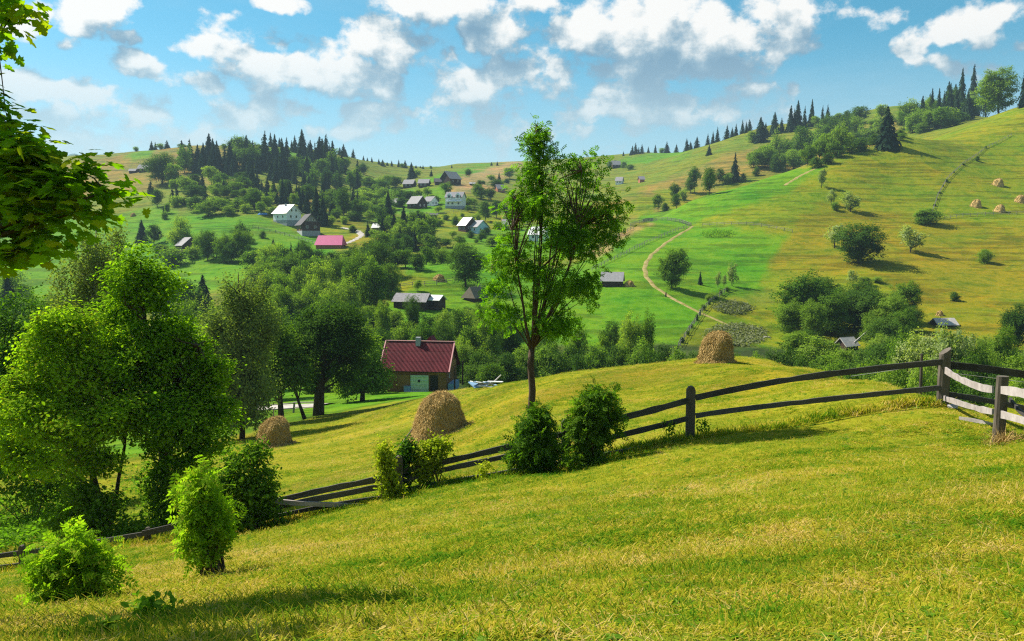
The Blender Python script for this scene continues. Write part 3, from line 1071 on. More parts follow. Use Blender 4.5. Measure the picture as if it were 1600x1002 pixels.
def name_trees():
    """labels that single out each tree of a wood: by size, then by its place in the row"""
    groups = {}
    for e in REG:
        groups.setdefault((e[1], e[2]), []).append(e)
    for (base, zone), lst in groups.items():
        hs_ = sorted(e[4] for e in lst)
        n = len(lst)
        lo, hi = hs_[n // 3], hs_[(2 * n) // 3]
        cls = {}
        for e in lst:
            c = '' if n < 7 else 'tall' if e[4] >= hi else 'small' if e[4] < lo else 'middling'
            cls.setdefault(c, []).append(e)
        for c, sub in cls.items():
            sub.sort(key=lambda e: e[3])
            m_ = len(sub)
            for i, e in enumerate(sub):
                nm_ = (c + ' ' + base).strip()
                if m_ == 1:
                    lb = f"{nm_} {zone}"
                else:
                    od = 'leftmost' if i == 0 else 'rightmost' if i == m_ - 1 else (ORD[i] if i < 30 else None)
                    if od is None:
                        lb = f"{nm_} towards the right {zone}"
                    elif i in (0, m_ - 1):
                        lb = f"{od} {nm_} {zone}"
                    else:
                        lb = f"{od} {nm_} from the left {zone}"
                wds = lb.split()
                if len(wds) > 16:
                    lb = lb.replace(' from the left', '')
                e[0]['label'] = lb

# ------------------------------------------------------------------ trees of the far slopes, one entry per tree
ZONES = [
    ('standing on the skyline of the left hill', 450, [
        ('s', 237, 234, 220, 8), ('s', 243, 234, 222, 7), ('b', 251, 233, 224, 9), ('s', 261, 232, 219, 10), ('b', 213, 236, 229, 7), ('b', 285, 230, 224, 12),
        ('r', 365, 237, 217, 17), ('b', 377, 236, 222, 10), ('r', 389, 237, 217, 15), ('b', 350, 234, 224, 10), ('r', 402, 245, 222, 16),
        ('s', 423, 230, 206, 9, 'tallest thin spruce on the skyline of the left hill'), ('s', 429, 230, 214, 8), ('s', 437, 230, 215, 8), ('s', 461, 238, 211, 12), ('s', 456, 236, 219, 8),
        ('s', 475, 249, 219, 11), ('s', 482, 250, 222, 12), ('s', 537, 244, 225, 12), ('s', 531, 243, 230, 10), ('s', 552, 246, 232, 7),
        ('s', 568, 251, 243, 4), ('s', 574, 252, 246, 4), ('s', 581, 254, 245, 4), ('s', 592, 257, 248, 5), ('s', 598, 260, 249, 8), ('s', 612, 260, 251, 5), ('s', 605, 259, 253, 5),
        ('s', 623, 261, 249, 5), ('s', 633, 262, 250, 8), ('b', 628, 262, 255, 8), ('s', 650, 263, 258, 5), ('s', 657, 263, 259, 4), ('s', 661, 264, 258, 4), ('b', 673, 264, 259, 4),
        ('s', 706, 263, 257, 3), ('s', 768, 259, 253, 4), ('s', 777, 259, 252, 4), ('s', 540, 246, 233, 8)]),
    ('in the spruce wood on the upper left hill', 400, [
        ('r', 288, 270, 225, 20), ('S', 310, 270, 226, 20), ('S', 318, 270, 232, 16), ('s', 301, 266, 234, 14), ('S', 334, 265, 221, 18), ('s', 343, 264, 232, 14), ('s', 326, 262, 228, 12),
        ('S', 360, 270, 224, 20), ('s', 352, 266, 230, 14), ('s', 368, 268, 236, 14), ('s', 380, 268, 249, 11), ('l', 330, 289, 258, 26, 'pale round tree in front of the spruce wood with a trunk showing'), ('l', 300, 270, 248, 16), ('r', 349, 294, 270, 22), ('r', 340, 298, 272, 18),
        ('r', 377, 293, 268, 18), ('S', 395, 298, 258, 18), ('s', 388, 292, 266, 14), ('s', 402, 296, 268, 14), ('s', 418, 307, 277, 16), ('s', 427, 308, 283, 14), ('s', 409, 303, 282, 12),
        ('S', 412, 266, 228, 16), ('s', 420, 270, 238, 12), ('S', 442, 280, 216, 18), ('s', 433, 276, 236, 14), ('s', 450, 282, 240, 12), ('s', 424, 280, 244, 14),
        ('S', 500, 271, 214, 24, 'broad dark spruce rising above its neighbours near the ridge'), ('s', 493, 270, 222, 14), ('S', 509, 268, 216, 16), ('s', 516, 268, 226, 12), ('s', 487, 268, 232, 12), ('s', 470, 262, 228, 12), ('s', 466, 274, 238, 14),
        ('r', 478, 278, 243, 20), ('r', 460, 283, 241, 20), ('r', 522, 275, 231, 24), ('r', 503, 280, 247, 24), ('o', 531, 282, 246, 18), ('r', 542, 266, 244, 12), ('r', 556, 298, 259, 18), ('o', 548, 300, 264, 16), ('r', 569, 273, 254, 16), ('r', 541, 264, 246, 12),
        ('r', 512, 296, 262, 20), ('r', 490, 296, 262, 20), ('s', 475, 300, 268, 14), ('s', 483, 304, 270, 12), ('r', 525, 300, 268, 18)]),
    ('on the meadow slope of the left hill', 350, [
        ('R', 253, 288, 238, 44, 'big dark round tree on the left hill beside a grey shed'), ('r', 272, 292, 252, 26), ('r', 288, 303, 275, 24), ('s', 236, 304, 282, 12), ('r', 246, 324, 295, 20), ('b', 276, 323, 305, 20), ('b', 288, 320, 308, 12),
        ('r', 309, 331, 305, 28), ('r', 325, 338, 312, 34), ('r', 359, 346, 320, 22), ('r', 347, 334, 308, 24), ('b', 336, 326, 306, 18), ('b', 262, 334, 316, 9), ('b', 258, 343, 330, 9), ('s', 256, 342, 322, 7),
        ('r', 398, 331, 297, 26), ('r', 418, 328, 304, 18), ('b', 428, 337, 322, 16), ('r', 388, 326, 303, 20), ('b', 372, 322, 308, 14), ('b', 383, 333, 318, 14), ('l', 408, 336, 314, 16)]),
    ('in the dark belt behind the white house', 300, [
        ('S', 495, 350, 291, 22, 'tall dark spruce towering behind the dark log house'), ('S', 505, 353, 306, 18), ('S', 453, 314, 283, 14), ('s', 464, 316, 288, 13), ('s', 440, 322, 297, 14), ('S', 480, 333, 301, 16), ('s', 470, 330, 304, 12), ('s', 446, 320, 300, 12),
        ('r', 537, 341, 288, 28), ('r', 519, 320, 295, 16), ('o', 527, 330, 300, 18), ('b', 518, 352, 337, 12), ('b', 538, 350, 337, 9), ('b', 552, 363, 352, 10), ('r', 510, 330, 305, 16), ('b', 560, 345, 330, 14), ('r', 460, 322, 300, 16), ('s', 433, 318, 300, 10)]),
    ('around the half hidden house under the left hill', 200, [
        ('S', 222, 379, 343, 20), ('r', 241, 382, 350, 24), ('L', 283, 388, 336, 44, 'large light green tree spreading over the half hidden house'), ('b', 252, 398, 381, 26), ('b', 270, 416, 387, 36), ('b', 300, 405, 384, 20),
        ('R', 325, 407, 358, 32), ('R', 350, 410, 366, 32), ('r', 373, 388, 346, 28), ('R', 380, 408, 360, 30), ('b', 396, 418, 390, 28), ('r', 338, 402, 372, 24), ('r', 362, 412, 376, 26), ('r', 308, 400, 368, 18),
        ('b', 410, 372, 360, 10), ('b', 390, 380, 366, 14), ('s', 427, 384, 372, 6)]),
    ('among the village houses across the valley', 280, [
        ('r', 583, 297, 281, 26), ('r', 574, 297, 275, 18), ('r', 607, 294, 272, 22), ('r', 619, 295, 274, 24), ('S', 643, 280, 254, 14), ('b', 650, 278, 264, 14), ('r', 600, 312, 293, 18), ('r', 625, 314, 294, 24), ('l', 612, 314, 297, 16),
        ('r', 641, 314, 297, 20), ('r', 653, 312, 296, 14), ('r', 668, 308, 291, 15), ('l', 697, 303, 284, 20), ('s', 674, 276, 265, 6), ('r', 733, 276, 263, 12), ('S', 607, 349, 296, 16, 'tall narrow spruce standing above the cluster of valley trees'),
        ('r', 566, 328, 302, 20), ('r', 577, 348, 329, 18), ('b', 550, 345, 329, 14), ('b', 537, 351, 338, 8), ('b', 551, 363, 351, 9), ('s', 575, 370, 347, 12), ('b', 582, 371, 358, 9), ('b', 590, 300, 286, 16),
        ('r', 629, 324, 307, 18), ('S', 616, 376, 332, 18), ('S', 631, 373, 324, 20), ('o', 643, 374, 332, 18), ('l', 623, 382, 350, 26), ('r', 656, 385, 341, 26), ('r', 652, 346, 329, 16), ('r', 646, 394, 372, 28), ('r', 664, 388, 356, 18),
        ('r', 676, 388, 366, 17), ('r', 697, 390, 371, 20), ('r', 718, 388, 368, 20), ('b', 684, 354, 341, 21), ('r', 713, 355, 336, 12), ('l', 685, 333, 321, 13), ('r', 683, 319, 305, 14), ('b', 675, 312, 303, 10),
        ('r', 730, 323, 307, 18), ('b', 738, 320, 309, 12), ('r', 745, 310, 285, 18), ('r', 752, 312, 290, 14), ('r', 766, 312, 293, 16), ('r', 773, 295, 279, 22), ('s', 780, 286, 269, 8), ('b', 768, 282, 273, 11), ('r', 797, 280, 260, 20),
        ('r', 758, 346, 313, 22, 'dark round tree right of the white balcony house'), ('l', 746, 347, 332, 12), ('r', 776, 341, 312, 20), ('r', 788, 336, 318, 14), ('b', 762, 366, 355, 10), ('b', 736, 372, 360, 10), ('b', 755, 372, 358, 12), ('b', 778, 358, 345, 12), ('l', 708, 372, 360, 12),
        ('b', 770, 385, 368, 18), ('l', 790, 384, 362, 26), ('b', 800, 378, 360, 20), ('b', 725, 360, 350, 6), ('b', 660, 400, 384, 22), ('r', 740, 352, 338, 6)]),
    ('on the grassy ridge right of the young ash', 450, [
        ('s', 985, 243, 236, 4), ('s', 974, 244, 236, 4), ('s', 993, 241, 223, 9), ('s', 988, 242, 228, 8), ('s', 1003, 240, 225, 8), ('s', 998, 241, 230, 6), ('s', 1013, 239, 229, 5), ('s', 1024, 239, 226, 6), ('s', 1042, 237, 221, 10), ('b', 1034, 238, 231, 8),
        ('s', 1057, 235, 225, 7), ('s', 1073, 233, 216, 9), ('s', 1079, 232, 221, 8), ('s', 1089, 230, 213, 11), ('s', 1106, 222, 209, 8), ('s', 1114, 220, 205, 7), ('s', 1121, 217, 198, 8), ('s', 1136, 214, 195, 11), ('s', 1144, 213, 199, 8),
        ('s', 1150, 212, 193, 8), ('s', 1160, 209, 187, 8), ('s', 1166, 208, 190, 7), ('s', 1171, 205, 186, 9), ('S', 1188, 222, 183, 22), ('s', 1196, 214, 192, 14), ('S', 1210, 209, 175, 15), ('s', 1221, 206, 184, 10), ('S', 1235, 206, 165, 14), ('S', 1246, 204, 157, 15),
        ('s', 1241, 204, 170, 12), ('S', 1268, 198, 155, 12), ('s', 1257, 200, 166, 10), ('s', 1285, 192, 165, 8), ('s', 1293, 190, 163, 9), ('l', 1275, 200, 180, 16), ('b', 1175, 222, 204, 18), ('s', 1108, 243, 226, 10, 'single small dark fir on the open brown ridge slope'), ('s', 1352, 184, 173, 5),
        ('b', 1310, 188, 176, 12), ('b', 1322, 186, 172, 14), ('r', 1336, 188, 174, 14), ('b', 960, 260, 250, 8), ('b', 975, 262, 252, 10), ('b', 985, 266, 256, 12), ('r', 952, 264, 250, 8)]),
    ('in the hollow behind the right hill crest', 300, [
        ('r', 1028, 331, 303, 17), ('b', 1040, 330, 316, 10), ('r', 1055, 311, 285, 18), ('r', 1057, 326, 301, 16), ('l', 1067, 316, 295, 12), ('r', 1085, 302, 260, 18, 'dark oval tree next to the lone tree on the crest'), ('r', 1079, 302, 276, 16), ('s', 1148, 284, 238, 19, 'dark spruce standing in the hollow behind the crest meadow'), ('r', 1125, 288, 262, 15), ('b', 1135, 288, 270, 14), ('r', 1140, 284, 268, 12), ('l', 1112, 290, 268, 12),
        ('b', 1160, 284, 270, 10), ('b', 1181, 275, 260, 10), ('b', 1172, 250, 238, 8), ('r', 1185, 264, 233, 28), ('r', 1197, 262, 227, 26), ('r', 1178, 262, 240, 18), ('b', 1212, 268, 240, 14), ('b', 1222, 266, 238, 12), ('r', 1240, 264, 233, 30), ('l', 1215, 250, 205, 24), ('r', 1250, 252, 193, 34), ('l', 1228, 248, 212, 20),
        ('r', 1262, 258, 222, 20), ('l', 1270, 254, 226, 20), ('r', 1280, 250, 215, 22), ('l', 1292, 244, 205, 22), ('r', 1300, 246, 214, 20), ('l', 1312, 240, 190, 24), ('r', 1300, 222, 184, 22), ('l', 1325, 236, 205, 22), ('b', 1338, 232, 205, 22), ('l', 1350, 226, 196, 20), ('b', 1360, 222, 200, 18), ('r', 1318, 224, 178, 20), ('r', 1335, 214, 180, 18),
        ('b', 1310, 246, 226, 18), ('b', 1330, 240, 222, 18), ('b', 1346, 236, 214, 18), ('b', 1366, 226, 208, 16), ('r', 1290, 232, 196, 20), ('b', 1276, 262, 244, 18), ('b', 1292, 256, 238, 18)]),
    ('in the wood at the top right of the hill', 330, [
        ('l', 1425, 208, 170, 28), ('r', 1412, 192, 158, 18), ('S', 1440, 196, 150, 14), ('s', 1432, 190, 160, 12), ('l', 1452, 204, 172, 26), ('S', 1455, 190, 138, 12), ('S', 1466, 186, 138, 12), ('s', 1474, 184, 142, 12), ('S', 1483, 190, 130, 16), ('S', 1501, 182, 107, 20, 'left one of the two tallest spruces on the hilltop'),
        ('S', 1519, 176, 101, 19, 'right one of the two tallest spruces on the hilltop'), ('l', 1470, 202, 165, 26), ('l', 1490, 196, 168, 22), ('b', 1485, 198, 182, 22), ('r', 1515, 186, 150, 24), ('b', 1503, 190, 174, 20), ('R', 1561, 176, 108, 62, 'great round deciduous tree on the hilltop meadow edge'), ('r', 1540, 180, 140, 30), ('s', 1598, 168, 103, 12),
        ('b', 1440, 208, 190, 18), ('r', 1462, 196, 160, 18), ('s', 1420, 196, 165, 12), ('s', 1493, 186, 136, 12), ('b', 1408, 214, 202, 12)]),
    ('on the big right hillside meadow', 150, [
        ('S', 1385, 231, 167, 33, 'single big dark fir standing alone on the hill crest'), ('b', 1408, 219, 208, 12), ('r', 1109, 305, 258, 20, 'lone tree with bare trunk on the crest of the near hill'), ('w', 1283, 294, 262, 15, 'thin small tree standing alone high on the right meadow'),
        ('w', 1299, 322, 294, 15, 'slim pale tree beside the pollarded willow'), ('b', 1304, 329, 315, 10, 'small bush under the slim pale tree'), ('w', 1328, 331, 299, 30, 'pollarded willow with split crown on the right meadow'), ('R', 1342, 412, 347, 68, 'large dark spreading tree with a long shadow on the golden slope'),
        ('w', 1303, 388, 348, 34, 'sparse pale tree just behind the large dark spreading tree'), ('w', 1422, 394, 352, 40, 'pale feathery tree right of the large dark spreading tree'), ('B', 1447, 350, 326, 34, 'dense dark green bush at the foot of the hedge line'), ('B', 1537, 411, 388, 20, 'single rounded light green bush low on the right slope'),
        ('w', 1333, 446, 420, 18, 'scrawny pale sapling below the large dark spreading tree'), ('b', 1352, 446, 432, 16), ('b', 1370, 442, 432, 14), ('b', 1492, 470, 455, 14, 'tiny bush with a shadow above the shed roof'), ('b', 1527, 252, 243, 6), ('R', 1050, 450, 388, 48, 'old gnarled dark apple tree beside the dirt path'),
        ('s', 1094, 445, 424, 9, 'tiny dark fir right of the old apple tree'), ('w', 1122, 450, 424, 9), ('w', 1131, 450, 428, 8), ('w', 1144, 447, 411, 18, 'thin leafy sapling at the end of the overgrown fence'), ('b', 1107, 470, 460, 10)]),
]
for zone, dmin, lst in ZONES:
    for e in lst:
        plant_px(e, zone, dmin)

# trees whose foot is hidden: distance given
HIDDEN = [
    ('in the wooded hollow left of the valley houses', [
        (205, ('R', 592, 430, 377, 42)), (190, ('R', 552, 432, 394, 38)), (190, ('r', 570, 430, 392, 34)), (215, ('r', 619, 420, 391, 32)), (210, ('r', 650, 422, 394, 30)), (222, ('o', 667, 412, 382, 26)), (225, ('r', 690, 410, 385, 26)), (215, ('r', 634, 418, 387, 28)),
        (225, ('r', 520, 430, 392, 30)), (205, ('r', 500, 440, 400, 30)), (230, ('r', 470, 420, 384, 26)), (215, ('r', 455, 440, 398, 34)), (235, ('l', 445, 415, 380, 28)), (235, ('b', 430, 405, 384, 22)), (230, ('s', 455, 405, 378, 12)), (232, ('s', 467, 405, 378, 9)),
        (190, ('R', 478, 450, 405, 40)), (180, ('L', 505, 455, 404, 40)), (185, ('R', 530, 455, 402, 38)), (170, ('R', 560, 470, 404, 46)), (165, ('R', 583, 478, 407, 50, 'tall tree with clear trunk left of the yellow knoll')), (160, ('L', 545, 480, 432, 40)), (150, ('L', 520, 490, 440, 44)),
        (160, ('L', 490, 480, 430, 44)), (155, ('W', 468, 490, 462, 44)), (175, ('r', 440, 470, 420, 36)), (180, ('R', 415, 480, 425, 40)), (150, ('R', 440, 500, 445, 40)), (140, ('R', 415, 520, 460, 44)), (240, ('b', 497, 405, 388, 22)), (240, ('r', 552, 412, 380, 22)), (235, ('r', 575, 415, 372, 30)),
        (185, ('B', 465, 440, 412, 34)), (195, ('B', 495, 430, 402, 30)), (185, ('B', 610, 432, 408, 30)), (240, ('b', 700, 408, 392, 20)), (240, ('b', 678, 410, 392, 22)), (240, ('r', 720, 405, 380, 20)), (150, ('R', 470, 520, 455, 46)), (145, ('R', 505, 520, 462, 44)), (140, ('R', 545, 520, 470, 44))]),
    ('beside the low sheds in the valley', [
        (196, ('R', 728, 455, 379, 54, 'huge dark round tree beside the thatched hut')), (150, ('R', 645, 492, 460, 26)), (140, ('R', 598, 502, 472, 30)), (190, ('l', 653, 452, 436, 14)), (150, ('B', 694, 502, 484, 26)), (145, ('B', 715, 502, 478, 32)), (150, ('R', 748, 500, 474, 30)), (140, ('B', 668, 505, 488, 30)), (160, ('B', 772, 490, 466, 30)),
        (190, ('b', 620, 462, 448, 12)), (150, ('R', 618, 508, 484, 26))]),
    ('in the brookside thicket behind the barn', [
        (128, ('R', 575, 560, 505, 44)), (120, ('R', 600, 570, 512, 44)), (125, ('L', 632, 570, 500, 50)), (118, ('R', 662, 575, 505, 46)), (130, ('R', 690, 560, 500, 40)), (115, ('R', 590, 585, 535, 40)), (120, ('o', 735, 575, 500, 40)), (112, ('L', 720, 580, 528, 44)),
        (108, ('B', 752, 600, 545, 52)), (106, ('B', 790, 600, 548, 50)), (118, ('R', 765, 575, 490, 46)), (125, ('R', 795, 570, 495, 46)), (112, ('B', 822, 590, 540, 44)), (120, ('R', 850, 575, 520, 40)), (110, ('B', 860, 585, 535, 48)), (112, ('B', 895, 580, 535, 46)), (118, ('R', 905, 560, 508, 38)), (110, ('B', 930, 580, 540, 40)),
        (122, ('R', 955, 560, 500, 30)), (116, ('L', 985, 565, 485, 40)), (118, ('R', 1008, 560, 490, 30)), (108, ('B', 965, 575, 535, 44)), (106, ('B', 1000, 575, 530, 44)), (112, ('B', 1035, 570, 535, 36)), (105, ('B', 1060, 570, 545, 36)), (106, ('B', 1085, 570, 545, 30)), (110, ('B', 1030, 575, 548, 30)), (120, ('r', 940, 555, 515, 26)),
        (104, ('B', 1150, 570, 548, 24)), (104, ('B', 1180, 572, 552, 30)), (104, ('B', 1205, 575, 545, 34)), (104, ('B', 1230, 580, 542, 40)), (100, ('B', 1010, 585, 545, 40)), (100, ('B', 905, 590, 552, 40)), (100, ('B', 770, 610, 565, 40)), (102, ('R', 705, 590, 545, 30)), (98, ('R', 560, 600, 545, 46)), (100, ('R', 585, 605, 560, 34))]),
    ('in the brookside wood below the right hill', [
        (172, ('R', 1262, 545, 427, 92, 'massive dark tree at the left end of the brookside wood')), (165, ('R', 1235, 545, 470, 50)), (165, ('R', 1300, 540, 455, 60)), (170, ('R', 1335, 530, 452, 60)), (165, ('R', 1368, 530, 455, 60)), (160, ('R', 1398, 535, 460, 56)), (168, ('R', 1420, 520, 478, 40)), (150, ('R', 1362, 555, 490, 40)), (145, ('R', 1385, 560, 495, 50)), (150, ('R', 1405, 550, 485, 40)),
        (130, ('R', 1245, 570, 518, 60)), (125, ('B', 1280, 585, 528, 60)), (115, ('B', 1318, 595, 542, 50)), (110, ('B', 1355, 600, 540, 56)), (105, ('R', 1390, 600, 525, 60)), (100, ('L', 1410, 600, 515, 50)), (95, ('W', 1440, 610, 510, 70, 'loose pale willow crown just above the corner fence post')), (90, ('W', 1478, 615, 498, 74, 'tall pale willow crown rising behind the corner fence post')), (100, ('W', 1505, 600, 520, 50)),
        (80, ('B', 1400, 620, 560, 50)), (75, ('B', 1440, 630, 560, 50)), (70, ('B', 1380, 620, 575, 40)), (72, ('B', 1330, 610, 570, 50)), (68, ('B', 1480, 640, 570, 50)), (85, ('B', 1510, 620, 550, 50)), (90, ('L', 1540, 610, 545, 50)), (110, ('R', 1565, 590, 510, 36, 'dark conical tree standing near the right edge of the wood')), (95, ('B', 1585, 615, 550, 50)), (80, ('B', 1560, 630, 575, 50)), (75, ('B', 1600, 640, 580, 50)),
        (150, ('R', 1590, 540, 473, 46, 'dark tree at the right edge below the golden slope')), (150, ('R', 1625, 540, 470, 50)), (60, ('B', 1520, 650, 590, 50)), (60, ('B', 1575, 650, 600, 50)), (55, ('B', 1450, 640, 590, 40)), (88, ('R', 1525, 600, 535, 40)), (120, ('B', 1500, 580, 525, 40)), (100, ('B', 1290, 600, 550, 50)), (95, ('B', 1255, 600, 552, 40)), (90, ('B', 1310, 605, 562, 46)), (82, ('B', 1360, 612, 562, 46)),
        (66, ('B', 1620, 660, 600, 60))]),
    ('behind the big alders on the left', [
        (190, ('S', 15, 505, 428, 34, 'dark spruce at the far left under the maple leaves')), (185, ('S', 318, 480, 430, 34, 'dark spruce in front of the bright green slope on the left')), (110, ('R', 60, 560, 470, 60)), (100, ('R', 20, 590, 490, 70)), (120, ('r', 60, 500, 455, 40)), (170, ('B', 40, 500, 462, 50)), (170, ('B', 90, 500, 455, 50)),
        (90, ('R', 100, 600, 490, 70)), (80, ('R', 290, 620, 500, 70)), (130, ('R', 300, 520, 468, 44)), (125, ('R', 335, 530, 480, 44)), (160, ('B', 280, 490, 462, 40)), (75, ('R', 20, 660, 545, 90)), (65, ('R', 70, 690, 570, 90)), (70, ('R', 330, 660, 560, 60)), (95, ('R', 420, 600, 500, 50)), (110, ('R', 390, 580, 480, 44)),
        (92, ('R', 575, 610, 540, 44)), (96, ('B', 560, 620, 570, 40)), (98, ('B', 590, 620, 565, 34)), (105, ('R', 520, 600, 520, 40)), (115, ('R', 470, 590, 500, 44)), (100, ('B', 530, 625, 585, 40)), (100, ('B', 500, 630, 590, 40)), (60, ('R', -30, 680, 560, 90)), (130, ('R', 440, 560, 480, 44))]),
]
for zone, lst in HIDDEN:
    for d_, e in lst:
        plant_px(e, zone, 3, d_)

fill('in the spruce wood on the upper left hill', [(283, 255), (340, 240), (400, 246), (470, 244), (520, 250), (560, 280), (560, 300), (540, 312), (480, 290), (430, 285), (400, 282), (340, 276), (290, 275)], 400, 52, 'sSsSr', 24, 38, .6, 1, .34)
fill('in the dark belt behind the white house', [(425, 305), (480, 312), (540, 318), (575, 335), (560, 345), (515, 345), (470, 334), (425, 322)], 300, 26, 'srso', 20, 32, .6, 2, .38)
fill('on the meadow slope of the left hill', [(260, 300), (300, 285), (420, 300), (540, 318), (560, 340), (420, 332), (330, 338), (262, 320)], 330, 22, 'srrb', 15, 28, .8, 33, .6)
fill('on the meadow slope of the left hill', [(300, 290), (400, 300), (430, 318), (430, 330), (370, 335), (330, 325), (300, 315)], 350, 14, 'rrb', 16, 26, .9, 3)
fill('among the village houses across the valley', [(560, 292), (600, 288), (640, 300), (620, 335), (600, 345), (560, 340)], 280, 22, 'rrbl', 14, 24, .8, 4)
fill('among the village houses across the valley', [(595, 345), (650, 345), (672, 372), (690, 392), (640, 400), (600, 395)], 240, 24, 'srro', 26, 42, .55, 5, .36)
fill('among the village houses across the valley', [(650, 300), (800, 275), (840, 360), (760, 385), (690, 372), (650, 350)], 280, 24, 'bbrl', 10, 17, .8, 6, .6)
fill('in the wooded hollow left of the valley houses', [(405, 415), (470, 400), (560, 400), (600, 400), (640, 412), (600, 440), (570, 490), (540, 520), (430, 520), (400, 470)], 130, 30, 'RrRLo', 38, 56, .62, 7, .34)
fill('in the brookside thicket behind the barn', [(570, 520), (640, 500), (720, 500), (800, 510), (800, 545), (700, 545), (580, 560)], 95, 14, 'RRLB', 44, 62, .6, 8, .36)
fill('in the brookside wood below the right hill', [(1225, 500), (1300, 480), (1400, 490), (1425, 520), (1420, 570), (1300, 575), (1225, 560)], 90, 12, 'RRB', 46, 66, .65, 9, .36)
fill('in the brookside wood below the right hill', [(1430, 545), (1480, 555), (1620, 560), (1620, 600), (1440, 600)], 60, 14, 'BBL', 40, 56, .8, 10, .36)
fill('in the hollow behind the right hill crest', [(1180, 262), (1215, 235), (1260, 225), (1300, 200), (1370, 185), (1400, 190), (1395, 208), (1330, 240), (1260, 262)], 380, 28, 'llrb', 18, 32, .7, 11, .36)
fill('in the wood at the top right of the hill', [(1400, 200), (1440, 178), (1540, 160), (1560, 172), (1500, 192), (1430, 212)], 380, 20, 'lrsS', 22, 40, .6, 12, .34)
fill('behind the big alders on the left', [(-60, 480), (120, 480), (330, 500), (420, 560), (420, 620), (330, 600), (-60, 600)], 70, 6, 'RRLR', 70, 100, .6, 13, .36)

# overgrown fence line: small bushes in a row
for k_, (px, py) in enumerate([(1060, 545), (1066, 536), (1073, 524), (1081, 512), (1088, 501), (1100, 484), (1108, 476), (1117, 468), (1126, 461), (1135, 456)]):
    plant_px(('b', px + (k_ * 7 % 5) - 2, py, py - 5 - (k_ * 5 % 7), 5 + (k_ * 3 % 6)), 'growing along the overgrown fence in the valley meadow', 130)
# hedge line up the right hill
for k_, (px, py) in enumerate([(1456, 332), (1460, 322), (1463, 312), (1468, 302), (1473, 292), (1478, 284), (1490, 270), (1505, 258), (1540, 232)]):
    plant_px(('b', px, py, py - 2.5 - (k_ % 3), 3 + (k_ * 2 % 4)), 'along the fence climbing the right hill', 180)


# patches of dark grey weeds in the valley meadow: one mass each
def weed_patch(poly, n, dmin, size, mat, label, name='weeds', hgt=.5):
    rg = np.random.default_rng(len(label))
    xs = [p_[0] for p_ in poly]
    ys = [p_[1] for p_ in poly]
    pts = []
    while len(pts) < n // 6:
        px, py = rg.uniform(min(xs), max(xs)), rg.uniform(min(ys), max(ys))
        if in_poly(np.array([px]), np.array([py]), poly)[0]:
            pts.append(cast(px, py, dmin))
    pts = np.repeat(np.array(pts), 6, 0)
    pts[:, :2] += rg.normal(size=(len(pts), 2)) * size * 1.4
    pts[:, 2] = ground(pts[:, 0], pts[:, 1]) + hgt * rg.uniform(.05, 1, len(pts))
    nr = rg.normal(size=(len(pts), 3)) * .5 + np.array([0, 0, 1])
    me = scatter(name, LEAF_F[0], LEAF_F[1], pts, frames(nr, rg), size * rg.uniform(.5, 1.3, len(pts)))
    return tag(obj(name, me, mat), label, 'weeds', kind='stuff')


def ell(cx, cy, rx, ry, n=14):
    return [(cx + rx * math.cos(6.283 * i / n) * (1 + .15 * math.sin(3.1 * i)), cy + ry * math.sin(6.283 * i / n)) for i in range(n)]


weed_patch(ell(1146, 482, 26, 9), 2600, 130, .55, M['weed_grey'], 'upper patch of grey green weeds in the valley meadow')
weed_patch(ell(1150, 524, 44, 17), 5200, 130, .50, M['weed_grey'], 'large lower patch of grey green weeds behind the crest haystack')
weed_patch(ell(1122, 366, 26, 6), 1300, 200, .5, M['weed'], 'dark green potato patch below the ridge fence', 'crop_patch')

name_trees()

# ------------------------------------------------------------------ buildings
M['shingle'] = wood_mat('weathered_shingles', (.16, .15, .165), (.36, .345, .36), 5.0, (1, 1, .3))
M['shingle_dark'] = wood_mat('dark_shingles', (.055, .050, .055), (.15, .14, .15), 5.0, (1, 1, .3))
M['metal_pale'] = flat_mat('pale_sheet_metal', (.62, .62, .62), .12, 2.0, .45, .5)
M['log'] = wood_mat('log_wall', (.125, .055, .020), (.320, .160, .062), 3.0, (.25, .25, 5.0))
M['log_dark'] = wood_mat('dark_log_wall', (.035, .022, .018), (.095, .055, .042), 3.0, (.25, .25, 5.0))
M['board'] = wood_mat('new_boards', (.20, .105, .030), (.34, .20, .070), 4.0, (4.0, 4.0, .2))
M['white'] = flat_mat('white_render', (.74, .77, .80), .06, 1.0)
M['blue'] = flat_mat('pale_blue_paint', (.38, .60, .72), .08, 1.5)
M['stone'] = flat_mat('grey_stone_base', (.32, .34, .36), .3, 2.0, .9)
M['pink'] = flat_mat('magenta_roof_sheet', (.55, .085, .22), .12, .8, .5)
M['red_trim'] = flat_mat('pale_red_trim', (.58, .28, .28), .1)
M['brick'] = flat_mat('orange_brick', (.34, .13, .07), .2, 4.0)
M['pane'] = flat_mat('dark_window_glass', (.020, .026, .034), .2, 3.0, .12, .6)
M['frame'] = flat_mat('white_window_frame', (.70, .72, .72), .05)
M['dark'] = flat_mat('dark_opening', (.014, .012, .011), .3)
M['thatch'] = wood_mat('old_thatch', (.10, .082, .060), (.24, .20, .15), 7.0, (3, 3, .4))
M['greenlat'] = flat_mat('pale_green_boards', (.50, .62, .46), .25, 6.0)
M['bluebox'] = flat_mat('faded_blue_boards', (.16, .28, .42), .2, 4.0)
M['tarp'] = flat_mat('blue_tarp', (.05, .25, .62), .1)
M['bleached'] = wood_mat('bleached_wood', (.30, .27, .26), (.58, .54, .52), 5.0, (.15, 1, 1))


